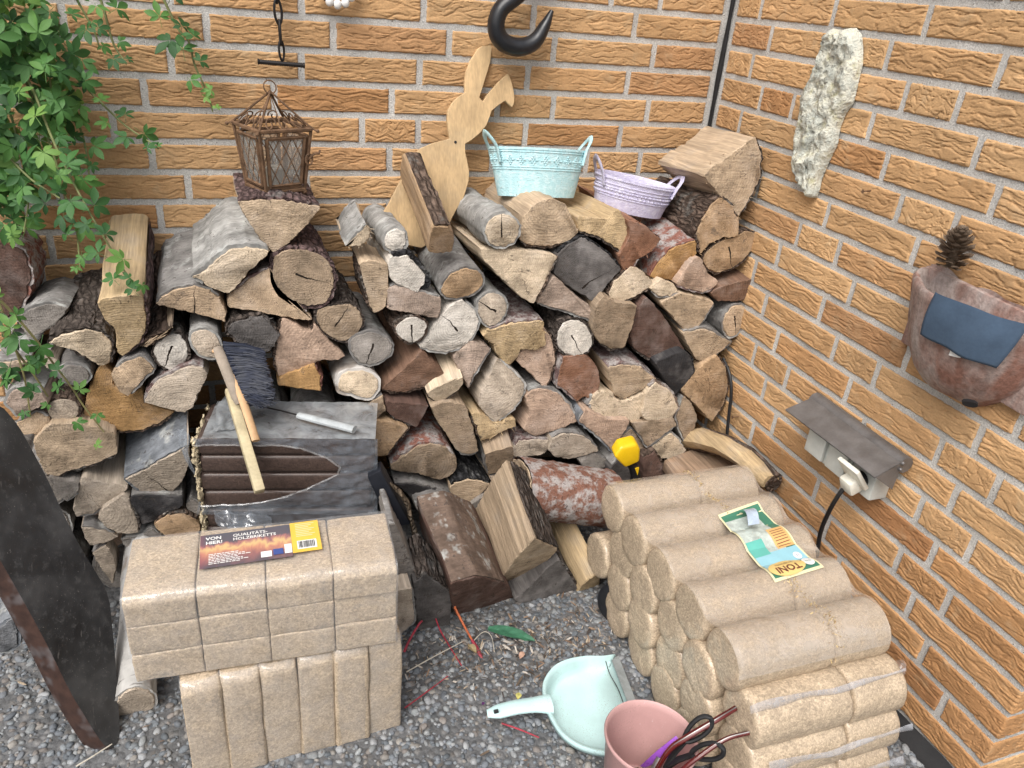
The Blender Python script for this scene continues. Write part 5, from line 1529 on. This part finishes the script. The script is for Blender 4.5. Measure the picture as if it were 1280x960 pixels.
core = MB(); core.prism([at(q, y=y_) - o0 for q, y_ in (((296, 442), -.335), ((316, 436), -.33), ((328, 446), -.335), ((338, 474), -.365), ((340, 494), -.39), ((320, 500), -.405), ((306, 482), -.385))], (.004, .022, -.006))
core.obj('bristle_core', mbr, br, bevel=.004)
bs = MB()
for i in range(1300):
    t = rng.random()
    p = ba.lerp(bb2, t) + Vector((.01, rng.uniform(-.008, .008), rng.uniform(-.008, .010)))
    q0 = (298 + 14 * rng.random(), 436); 
    w_ = rng.random(); tip_px = (328 + 18 * t - 26 * w_ * t + rng.uniform(-4, 4), 440 + 62 * t + 8 * w_ * t + rng.uniform(-4, 5))
    tip = at(tip_px, y=-.305 - .10 * t + rng.uniform(-.03, .012))
    mid = p.lerp(tip, .55) + Vector((rng.uniform(-.004, .004), rng.uniform(-.004, .004), .006))
    bs.tube([p - o0, mid - o0, tip - o0], [.0011, .0010, .0006], 3, cap=False)
bs.obj('bristles', mbr, br, clean=False)
# square wooden stick hanging over the front edge
s0, s1 = at((287, 487), y=-.345), at((325, 615), y=-.535)
sk_ = MB(); ax = (s1 - s0).normalized(); sx_ = ax.cross(Z).normalized(); sz_ = sx_.cross(ax)
rt = Matrix((sx_, ax, sz_)).transposed()
sk_.box(s0.lerp(s1, .5), (.019, (s1 - s0).length, .017), rt)
so_ = sk_.obj('wooden_stick', mhp, bevel=.003)
tag(so_, 'pale squared wooden stick lying beside the brush over the pack edge', 'stick')
# white handled scraper
a0, a1 = at((373, 519), z=.445), at((443, 537), z=.445)
hw = MB(); hw.tube(smooth_path([a0, a0.lerp(a1, .35), a0.lerp(a1, .7), a1], 5), lerp_list([.0085, .0095, .0095, .010], 5), 10, flat=.7)
ho = hw.obj('poker', plain('worn_white_handle', (.40, .43, .44), .5, .4, var=.2)); 
MB().tube([at((326, 508), z=.447), at((350, 513), z=.446), a0], .0018, 6).obj('rod', MAT['iron'], ho)
tag(ho, 'thin skewer with worn white handle on the cloudy film', 'tool')

# ------------------------------------------------------------------ dark slab leaning at the left
nS = Vector((.8, -.45, .4)).normalized(); pS = at((130, 945), z=0) + Vector((0, 0, .004))
oS = [(0, 505), (22, 530), (42, 566), (60, 600), (78, 640), (98, 680), (118, 712), (136, 742), (142, 800), (147, 860), (150, 915), (149, 932), (141, 943), (128, 930), (112, 905), (88, 866), (62, 812), (44, 778), (20, 735), (0, 700), (-25, 660), (-60, 625), (-120, 590), (-150, 545), (-120, 500), (-60, 488)]
ps = [at(q, n=nS, p=pS) for q in oS]
for p_ in ps:
    if p_.z < .002: p_.z = .002
ps = chaikin(ps, .22)
zmin = min(p.z for p in ps)
cS = sum(ps, Vector()) / len(ps)
msl = NT('dark_stained_slab', .4, .5)
c = msl.coord('Object', False)
n1 = msl.noise(c, 9, 5, .65); n2 = msl.noise(c, 70, 5, .7); n3 = msl.noise(c, 380, 2)
cc = msl.ramp(n1, [(.32, (.018, .018, .019)), (.5, (.036, .037, .039)), (.66, (.075, .075, .076))])
cc = msl.mix(msl.mr(n2, .56, .70, 0, .5), cc, (.10, .10, .10))
sc3 = msl.noise(msl.scale(c, (260, 30, 30)), 1.0, 3, .6)
cc = msl.mix(msl.mr(sc3, .66, .72, 0, .5), cc, (.20, .19, .18))
cc = msl.mix(msl.math('MULTIPLY', msl.math('GREATER_THAN', n3, .72), .7), cc, (.3, .28, .26))
msl.out(cc, n2, .3, .002, msl.mr(n1, .3, .7, .35, .65))
mrm = NT('red_brown_slab_edge', .45, .4)
c = mrm.coord('Object', False)
n1 = mrm.noise(c, 14, 5, .6)
mrm.out(mrm.mix(mrm.mr(n1, .5, .62, 0, .7), mrm.ramp(mrm.noise(c, 60, 4), [(.3, (.028, .015, .012)), (.7, (.060, .032, .024))]), (.12, .115, .12)), n1, .5, .004)
th_ = .042
b = MB(); n = len(ps)
f0 = [p - cS for p in ps]; f1 = [p - nS * th_ - cS for p in ps]
b.add(f0, [tuple(range(n))]); b.add(f1, [tuple(range(n - 1, -1, -1))])
b.cur = 1
NB = 6
def rim(p, t):
    o = (p).normalized() * .006 * math.sin(math.pi * t)
    return p - nS * th_ * t + o
b.add([rim(p, k / NB) for k in range(NB + 1) for p in f0], [(k * n + i, (k + 1) * n + i, (k + 1) * n + (i + 1) % n, k * n + (i + 1) % n) for k in range(NB) for i in range(n)])
o = b.obj('wooden_slab', [msl.m, mrm.m], ang=40); o.location = cS + Vector((0, 0, max(0, -zmin + .001)))
tag(o, 'dark live edge slab with red brown rim leaning at the left picture edge', 'slab')

# black slab and bark strip beside the dark pack
b = MB(); qs = [at(q, y=-.50) for q in ((459, 596), (476, 588), (513, 656), (488, 660))]
b.prism(qs, (.01, .05, -.01)); tag(b.obj('black_board', plain('matt_black_board', (.012, .014, .02), .6, .3), bevel=.003), 'matt black board wedged right of the wrapped dark briquettes', 'board')
b = MB(); b.tube(smooth_path([at(q, y=-.49) for q in ((489, 606), (505, 622), (514, 650), (521, 690), (524, 712))], 4), lerp_list([.006, .011, .012, .011, .008], 4), 9, flat=.45)
b.v = [tuple(Vector(v) + Vector((nz(v, 70, 1), nz(v, 70, 2), nz(v, 70, 3))) * .005) for v in b.v]
tag(b.obj('bark_strip', MAT['dark'], None, (.22, .17, .12), ang=60), 'narrow curved bark strip standing right of the black board', 'bark')

# yellow and black tool handle stuck between the logs
tl = empty('tool_handle', at((790, 585), y=-.44)); o0 = tl.location.copy(); tag(tl, 'yellow and black tool handle standing between the logs behind the round briquettes', 'tool')
yl = plain('yellow_plastic', (.72, .46, .01), .4, .5, var=.08)
b = MB(); A_ = at((779, 559), y=-.44) - o0; B2 = at((797, 556), y=-.44) - o0
fr = [at(q, y=-.455) - o0 for q in ((768, 572), (776, 560), (796, 555), (801, 562), (800, 578), (782, 586))]
b.prism(fr, (.004, .035, .006)); b.obj('yellow_head', yl, tl, bevel=.007, bseg=4)
b = MB(); b.tube(smooth_path([at(q, y=-.437) - o0 for q in ((790, 578), (794, 592), (796, 606), (797, 625))], 4), lerp_list([.012, .012, .0125, .0125], 4), 12); b.obj('black_grip', MAT['rubber'], tl)
b = MB(); fr = [at(q, y=-.4515) - o0 for q in ((794, 586), (799, 585), (797, 594))]; b.prism(fr, (0, .004, 0)); b.obj('yellow_mark', yl, tl)

# black lid standing behind the round briquettes
b = MB(); nD = Vector((-.75, -.6, .25)).normalized(); cD = at((762, 752), y=-.66)
uD = nD.cross(Z).normalized(); vD = uD.cross(nD)
mD = Matrix((uD, vD, nD)).transposed()
b.lathe([(0, .004), (.04, .004), (.046, .003), (.049, 0), (.046, -.003), (0, -.003)], 36, 1, 1, mtx=mD)
o = b.obj('black_disc', MAT['black']); o.location = (cD.x + .022, cD.y + .0, .050)
tag(o, 'black round lid standing on edge left of the round briquettes', 'lid')

# ------------------------------------------------------------------ dustpan
def dusty(name, col):
    m = NT(name, .42, .4)
    c = m.coord()
    n1 = m.noise(c, 16, 3, .6); n2 = m.noise(c, 420, 3, .7); n3 = m.noise(m.scale(c, (60, 300, 60)), 1.0, 3, .7)
    cc = m.mul(col, m.mr(n1, .3, .7, .86, 1.05))
    dirt = m.math('MULTIPLY', m.mr(n1, .40, .66, .12, 1), m.mr(n2, .56, .70, 0, .75))
    cc = m.mix(dirt, cc, (.17, .145, .12))
    cc = m.mix(m.mr(n3, .66, .72, 0, .22), cc, (.75, .75, .74))
    return m.out(cc, n2, .12, .001, m.mr(n1, .3, .7, .34, .6))
maq = dusty('pale_aqua_plastic', (.50, .70, .70))
dp = empty('dustpan', at((740, 880), z=0)); o0 = dp.location.copy(); tag(dp, 'pale aqua plastic dustpan lying on the pebbles', 'dustpan')
zr = .040
rimq = [(768, 820), (752, 822), (732, 822), (710, 826), (694, 834), (683, 848), (680, 862), (684, 882), (692, 900), (704, 917), (722, 930), (746, 938), (775, 940), (808, 930)]
rim3 = smooth_path([at(q, z=zr - .026 * max(0, 1 - min(i, len(rimq) - 1 - i) / 3.0)) - o0 for i, q in enumerate(rimq)], 4)
cdp = Vector((sum(p.x for p in rim3) / len(rim3), sum(p.y for p in rim3) / len(rim3), 0)) + Vector((.035, .0, 0))
b = MB(); n = len(rim3); rows = []
mouth0, mouth1 = Vector((rim3[0].x * .96, rim3[0].y, .007)), Vector((rim3[-1].x, rim3[-1].y * .98, .007))
for k, (sc_, zz) in enumerate(((1.03, -.010), (1.035, 0), (1.02, .003), (.97, .002), (.94, -.006), (.89, -.5), (.86, -.9), (.80, -1), (.4, -1), (0, -1))):
    row = []
    for p in rim3:
        v = cdp + (p - cdp) * max(sc_, .80)
        if sc_ < .8: v = v.lerp(mouth0.lerp(mouth1, len(row) / (n - 1)), 1 - sc_ / .8)
        zb = .007
        if zz <= -.4: v.z = zb + (p.z - zb) * (1 + zz)
        else: v.z = p.z + zz
        row.append(v)
    rows.append(row)
b.add([v for r_ in rows for v in r_], [(k * n + i, k * n + i + 1, (k + 1) * n + i + 1, (k + 1) * n + i) for k in range(len(rows) - 1) for i in range(n - 1)])
po2 = b.obj('pan', maq, dp, ang=60); sd_ = po2.modifiers.new('t', 'SOLIDIFY'); sd_.thickness = .0022; sd_.offset = -1
b = MB(); e0, e1 = rows[7][0], rows[7][-1]; 
b.sheet(lambda u, v: mouth0.lerp(mouth1, u) + Vector((.020 * v - .004, .004 * v, .0035 - .0035 * v)), 12, 3)
lo_ = b.obj('rubber_lip', plain('grey_rubber_lip', (.26, .28, .28), .6, .3), dp)
b = MB(); hpth = smooth_path([at((688, 880), z=.040) - o0, at((668, 881), z=.044) - o0, at((645, 884), z=.046) - o0, at((624, 889), z=.044) - o0, at((609, 892), z=.041) - o0], 5)
b.tube(hpth, lerp_list([.022, .0165, .0155, .0150, .0085], 5), 14, flat=.5)
b.obj('handle', maq, dp)
hq = at((620, 890), z=.053) - o0
MB().tube([hq + Vector((-.004, 0, .0015)), hq + Vector((.004, 0, .0018))], [.0035, .0035], 8).obj('hang_hole', MAT['rubber'], dp)
MB().tube(smooth_path([at(q, z=.014) - o0 for q in ((757, 826), (762, 842), (772, 860), (779, 878))], 4), .0009, 5).obj('hair_crack', MAT['rubber'], dp)

# ------------------------------------------------------------------ pink bucket with scissors and pliers
mpk = dusty('dusty_pink_plastic', (.50, .30, .285))
bc = (at((752, 925), z=.14) + at((868, 925), z=.14)) / 2
bc = Vector((bc.x, bc.y - .004, 0))
bk_ = empty('pink_bucket', bc, (R(-3), R(3), 0)); tag(bk_, 'dusty pink plastic bucket at the bottom picture edge', 'bucket')
MB().lathe([(0, .001), (.056, .001), (.060, .004), (.075, .132), (.0785, .136), (.0795, .141), (.0775, .144), (.0745, .142), (.0725, .13), (.058, .008), (0, .006)], 56).obj('tub', mpk, bk_, ang=50)
pm, pc = [], []
for i in range(240):
    a, r = rng.uniform(0, 6.28), .055 * math.sqrt(rng.random()); s = rng.uniform(.002, .006)
    pm.append(trs((r * math.cos(a), r * math.sin(a), .008 + s * .4), Euler((rng.uniform(-.8, .8), rng.uniform(-.8, .8), rng.uniform(0, 6.3))), (s, s * .5, s)))
    pc.append(rng.choice([(.12, .10, .08), (.05, .045, .04), (.3, .26, .2), (.2, .19, .17)]))
tag(scatter_mesh('dust', cv, cf, pm, pc, bpy.data.materials['wood_crumb'], bk_), kind='stuff')
mrd = plain('dark_red_grip', (.10, .012, .011), .3, .5, var=.15); msv = plain('worn_steel', (.28, .27, .26), .4, .5, .8, .2)
pv = at((822, 948), z=.10)
pr = empty('pliers', pv); tag(pr, 'pliers with two curved dark red handles sticking out of the pink bucket', 'pliers')
for q1, q2, q3, z3 in (((858, 922), (895, 900), (920, 885), .215), ((868, 950), (905, 925), (936, 916), .195)):
    pth = smooth_path([pv + Vector((-.01, -.01, -.03)), at((q1[0] - 22, q1[1] + 16), z=.125), at(q1, z=.155), at(q2, z=.185), at(q3, z=z3)], 6)
    nn = len(pth)
    MB().tube([p - pv for p in pth], [.0042 + .0010 * math.sin(i / nn * 3) for i in range(nn)], 10, flat=.8).obj('handle', mrd, pr)
    MB().tube([p - pv + Vector((-.001, -.001, .0038)) for p in pth], .0012, 6).obj('steel_rim', msv, pr)
MB().tube([Vector((-.03, -.02, -.055)), Vector((-.01, -.01, -.03)), Vector((.01, .005, -.01))], [.006, .010, .007], 10, flat=.5).obj('jaws', msv, pr)
sv = at((838, 938), z=.12)
ss = empty('scissors', sv); tag(ss, 'black handled scissors with a violet blade guard in the pink bucket', 'scissors')
for cq, zz in (((872, 912), .165), ((884, 940), .158)):
    C0 = at(cq, z=zz); ax = (C0 - at((830, 950), z=.10)).normalized(); sd2 = ax.cross(Vector((-.3, -.7, .6))).normalized()
    MB().tube([C0 - sv + ax * .030 * math.cos(t * .2618) + sd2 * .0125 * math.sin(t * .2618) * (1 + .25 * math.cos(t * .2618)) for t in range(24)], .0042, 8, closed=True).obj('finger_loop', MAT['rubber'], ss)
    MB().tube([C0 - sv - ax * .03, C0 - sv - ax * .055 + Vector((0, 0, -.006)), Vector((-.01, -.01, -.03))], [.0062, .007, .006], 8, flat=.6).obj('shank', MAT['rubber'], ss)
b = MB(); gq = [((845, 920), .140), ((852, 928), .135), ((838, 946), .11), ((806, 960), .05), ((800, 958), .05), ((822, 938), .105)]
b.prism([at(q, z=z_) - sv for q, z_ in gq], (.002, .003, -.003)); b.obj('blade_guard', plain('violet_plastic', (.30, .09, .50), .35, .5, var=.08), ss, bevel=.001)

# ------------------------------------------------------------------ bits on the ground
mrs = plain('red_vine_stalk', (.33, .03, .05), .55, .3, var=.3); mor = plain('orange_red_stalk', (.50, .12, .035), .5, .3, var=.3); mst_ = plain('straw', (.52, .48, .40), .7, .2)
def stalk(qs, r, mat, lab, zs=None, tip=None):
    zs = zs or [.012] * len(qs)
    p = smooth_path([at(q, z=z) for q, z in zip(qs, zs)], 5)
    o = MB().tube(p, [r * (1 - .35 * i / len(p)) for i in range(len(p))], 6).obj('vine_stalk', mat)
    tag(o, lab, 'stalk', 'dry vine stalks on the ground')
    if tip:
        MB().tube([p[-1], p[-1] + (p[-1] - p[-6]) * .6, p[-1] + (p[-1] - p[-6]) * 1.3], [.003, .005, .002], 6).obj('tip', tip, o)
    return o
stalk([(553, 725), (565, 752), (578, 778), (590, 800)], .0032, mor, 'thick orange red vine stalk leaning on the dark brown half log', [.10, .062, .03, .014], mrs)
stalk([(537, 737), (541, 760), (549, 785), (562, 808), (577, 832)], .0018, mrs, 'thin crimson stalk left of the orange red one', [.07, .045, .022, .012, .012])
stalk([(505, 815), (513, 798), (524, 780), (528, 776)], .0028, mrs, 'short crimson stalk beside the lower briquette pack', [.014, .03, .05, .055])
stalk([(627, 904), (650, 912), (674, 922)], .0018, mrs, 'crimson stalk lying below the dustpan handle')
stalk([(508, 840), (540, 822), (578, 802)], .0014, mst_, 'pale straw lying left of the crimson stalks')
stalk([(590, 803), (604, 790), (614, 795), (618, 815)], .0010, mst_, 'thin curled pale straw right of the orange red stalk')
stalk([(95, 958), (115, 946), (140, 930)], .0016, mst_, 'pale straw on the pebbles beside the dark slab foot')
stalk([(506, 885), (540, 860), (560, 845)], .0013, mrs, 'faint crimson stalk near the corner of the lower pack')
gl = MB()
G0, G1 = at((610, 786), z=.012), at((668, 802), z=.012); gd = (G1 - G0); gs = Vector((-gd.y, gd.x, 0)).normalized()
gl.sheet(lambda u, v: G0 + gd * u + gs * (v - .5) * .030 * math.sin(math.pi * min(1, .08 + .9 * u)) ** .7 + Vector((0, 0, .006 * math.sin(u * 3) + .006 * abs(v - .5) + .003 * nz((u * 8, v * 6, 1)))), 16, 6)
mgl = plain('dull_green_leaf', (.045, .15, .085), .6, .3, var=.4, sc_=50)
tag(gl.obj('fallen_leaf', mgl, clean=False), 'dull green fallen leaf on the pebbles before the woodpile', 'leaf', 'fallen leaves')
for q, col, lab, s in (((652, 820), (.42, .27, .2), 'small pinkish dry leaf above the dustpan', .02), ((590, 812), (.28, .22, .12), 'olive brown dry leaf beside the stalk tip', .026), ((604, 880), (.10, .03, .12), 'tiny purple petal near the dustpan handle', .010), ((648, 871), (.62, .58, .2), 'yellowish leaf scrap above the dustpan handle', .02)):
    P = at(q, z=.014); b = MB(); a = rng.uniform(0, 6)
    b.sheet(lambda u, v: P + Vector((math.cos(a) * (u - .5) - math.sin(a) * (v - .5) * .6 * math.sin(math.pi * u), math.sin(a) * (u - .5) + math.cos(a) * (v - .5) * .6 * math.sin(math.pi * u), .3 * abs(v - .5) + .15 * math.sin(u * 4))) * s, 8, 4)
    tag(b.obj('fallen_leaf', plain('dry_leaf', col, .7, .2, var=.3, sc_=80), clean=False), lab, 'leaf', 'fallen leaves')

# ------------------------------------------------------------------ creeper at the left
def mat_leaf():
    m = NT('creeper_leaf', .5, .35)
    oi = m.n('ObjectInfo'); c = m.coord()
    at_ = m.n('Attribute', _attribute_name='Col').outputs['Fac']
    rnd = m.math('FRACT', m.math('ADD', oi.outputs['Random'], at_))
    col = m.ramp(rnd, [(0, (.034, .10, .032)), (.35, (.056, .155, .042)), (.65, (.085, .215, .052)), (.88, (.125, .27, .062)), (1, (.19, .34, .08))])
    n1 = m.noise(c, 60, 4)
    col = m.mul(col, m.mr(n1, .3, .7, .8, 1.15))
    m.out(col, n1, .25, .002)
    t = m.n('BsdfTranslucent', Color=col)
    mx = m.n('MixShader', i0=.32); m.t.links.new(m.b.outputs[0], mx.inputs[1]); m.t.links.new(t.outputs[0], mx.inputs[2])
    m.t.links.new(mx.outputs[0], m.t.nodes['Material Output'].inputs['Surface'])
    return m.m
ML = mat_leaf()
mstem = plain('creeper_stem', (.17, .19, .075), .6, .3, var=.3); mstr = plain('creeper_young_stem', (.22, .20, .085), .6, .3, var=.3)
def leaf_geo(seed):
    r = random.Random(seed); vs, fs = [], []
    angs = [-105, -55, 0, 55, 105]; lens = [.58, .88, 1.0, .88, .58]
    for a, l in zip(angs, lens):
        a = R(a + r.uniform(-10, 10)); l *= r.uniform(.9, 1.08)
        d = Vector((math.sin(a), math.cos(a), 0)); s = Vector((d.y, -d.x, 0)); base = len(vs)
        droop = r.uniform(.15, .45); fold = r.uniform(.12, .3); tw = r.uniform(-.25, .25)
        for t, w in ((.06, .02), (.25, .12), (.48, .215), (.68, .2), (.86, .11), (1.0, .004)):
            c0 = d * t * l + Vector((0, 0, -droop * t * t * l + .04))
            for k in (-1, 0, 1):
                vs.append(c0 + s * k * w * l + Vector((0, 0, (abs(k) * fold + k * tw) * w * l + .012 * r.uniform(-1, 1) * abs(k))))
        for i in range(5):
            for k in range(2):
                p = base + i * 3 + k; fs.append((p, p + 1, p + 4, p + 3))
    # petiole
    b = len(vs); vs += [Vector((-.012, -.55, -.16)), Vector((.012, -.55, -.16)), Vector((.012, .05, .04)), Vector((-.012, .05, .04))]; fs.append((b, b + 1, b + 2, b + 3))
    return [tuple(v) for v in vs], fs
LG = [leaf_geo(i) for i in range(6)]
LM = []
for vs, fs in LG:
    b = MB(); b.v = vs; b.f = fs; b.m = [0] * len(fs); LM.append(b.mesh('leaf', ML, clean=False, ang=70))
vine = empty('creeper_vine', at((40, 60), y=-.10)); tag(vine, 'five fingered green creeper hanging down the left side of the brick wall', 'vine')
v0 = vine.location.copy()
# strands in photo pixels with distance from the wall
STR = [([(-20, 20), (10, 60), (40, 110), (62, 165), (85, 215), (110, 262), (135, 305), (160, 345), (176, 358)], -.08, -.34, .045, 1),
       ([(-30, -10), (20, 70), (42, 130), (66, 190), (80, 240), (95, 285), (100, 335)], -.05, -.22, .045, 1),
       ([(80, 60), (105, 105), (130, 132), (158, 158), (185, 176), (198, 186)], -.06, -.16, .036, 1),
       ([(85, -20), (102, 10), (118, 40), (125, 62)], -.05, -.08, .036, 1), ([(120, -20), (132, 20), (142, 55), (158, 80)], -.05, -.09, .036, 1),
       ([(196, -20), (212, 15), (224, 38), (236, 52), (243, 80), (252, 100), (262, 125), (266, 140)], -.045, -.07, .040, 1),
       ([(-20, 160), (10, 195), (40, 225), (75, 248)], -.1, -.2, .05, 1), ([(-20, 235), (8, 262), (24, 292), (20, 300)], -.1, -.16, .045, 1),
       ([(0, 375), (22, 398), (45, 425), (62, 448), (88, 482), (105, 508), (130, 540)], -.38, -.40, .036, 0),
       ([(0, 410), (18, 436), (42, 468), (60, 496)], -.40, -.40, .036, 0), ([(-25, 350), (-5, 372), (10, 410), (30, 470), (38, 520)], -.38, -.42, .04, 0),
       ([(-15, 90), (12, 140), (25, 190), (36, 240), (30, 290)], -.06, -.16, .05, 1), ([(30, -20), (52, 30), (60, 80), (66, 130)], -.04, -.1, .05, 1), ([(60, 110), (95, 150), (108, 190), (112, 230)], -.05, -.14, .042, 1)]
cand = []
def face_quat(facing, roll):
    z = facing.normalized(); x = Vector((math.cos(roll), 0, math.sin(roll))); x = (x - z * x.dot(z)).normalized(); y = z.cross(x)
    return Matrix((x, y, z)).transposed()
for qs, y0, y1, s, dense in STR:
    p = smooth_path([at(q, y=y0 + (y1 - y0) * i / (len(qs) - 1)) for i, q in enumerate(qs)], 6)
    MB().tube([v - v0 for v in p], [.0022 * (1 - .55 * i / len(p)) + .0004 for i in range(len(p))], 6).obj('stem', mstem if dense else mstr, vine)
    acc = 0; side = 1
    for i in range(1, len(p)):
        acc += (p[i] - p[i - 1]).length
        if acc > .017 if dense else acc > .024:
            acc = 0; side = -side
            t = (p[i] - p[i - 1]).normalized()
            tip = 1 - .45 * max(0, i / len(p) - .6) / .4
            sz = s * rng.uniform(.5, .98) * tip
            sd_ = t.cross(Vector((0, -1, 0))).normalized() * side
            c_ = p[i] + sd_ * sz * rng.uniform(.25, .7) + Vector((0, -rng.uniform(.005, .03), rng.uniform(-.01, .01)))
            cand.append((c_, Vector((rng.gauss(0, .4) + sd_.x * .3, -1, .75 + rng.gauss(0, .35))), rng.uniform(-3.1, 3.1), sz))
# the dense mat in the upper left corner
for i in range(250):
    u = rng.random(); px = -40 + 150 * (rng.random() ** 1.5); py = -30 + 350 * rng.random()
    lim = 55 + 34 * math.sin(py / 60.) + (40 if 60 < py < 150 else 0)
    if px > lim: px = rng.uniform(-40, lim)
    if 245 < py < 330 and px < 40 and rng.random() < .6: continue
    yy = -.03 - .14 * rng.random()
    cand.append((at((px, py), y=yy), Vector((rng.gauss(0, .5), -1, .6 + rng.gauss(0, .4))), rng.uniform(-3.1, 3.1), rng.uniform(.022, .040)))
cand.sort(key=lambda c: (c[0] - CC).length)
for i, (c_, fc, rl, s) in enumerate(cand[:298]):
    o = link('leaf', LM[i % 6], vine)
    o.location = c_ - v0; o.rotation_euler = face_quat(fc, rl).to_euler(); o.scale = (s, s, s)
pm = [[] for _ in range(6)]
for i, (c_, fc, rl, s) in enumerate(cand[298:]): pm[0].append(np.array(Matrix.Translation(c_ - v0) @ face_quat(fc, rl).to_4x4() @ Matrix.Diagonal((s, s, s, 1))))
if pm[0]:
    vs, fs = LG[2]
    tag(scatter_mesh('foliage', vs, fs, pm[0], [(r_, r_, r_) for r_ in (rng.random() for _ in pm[0])], ML, vine), kind='stuff')
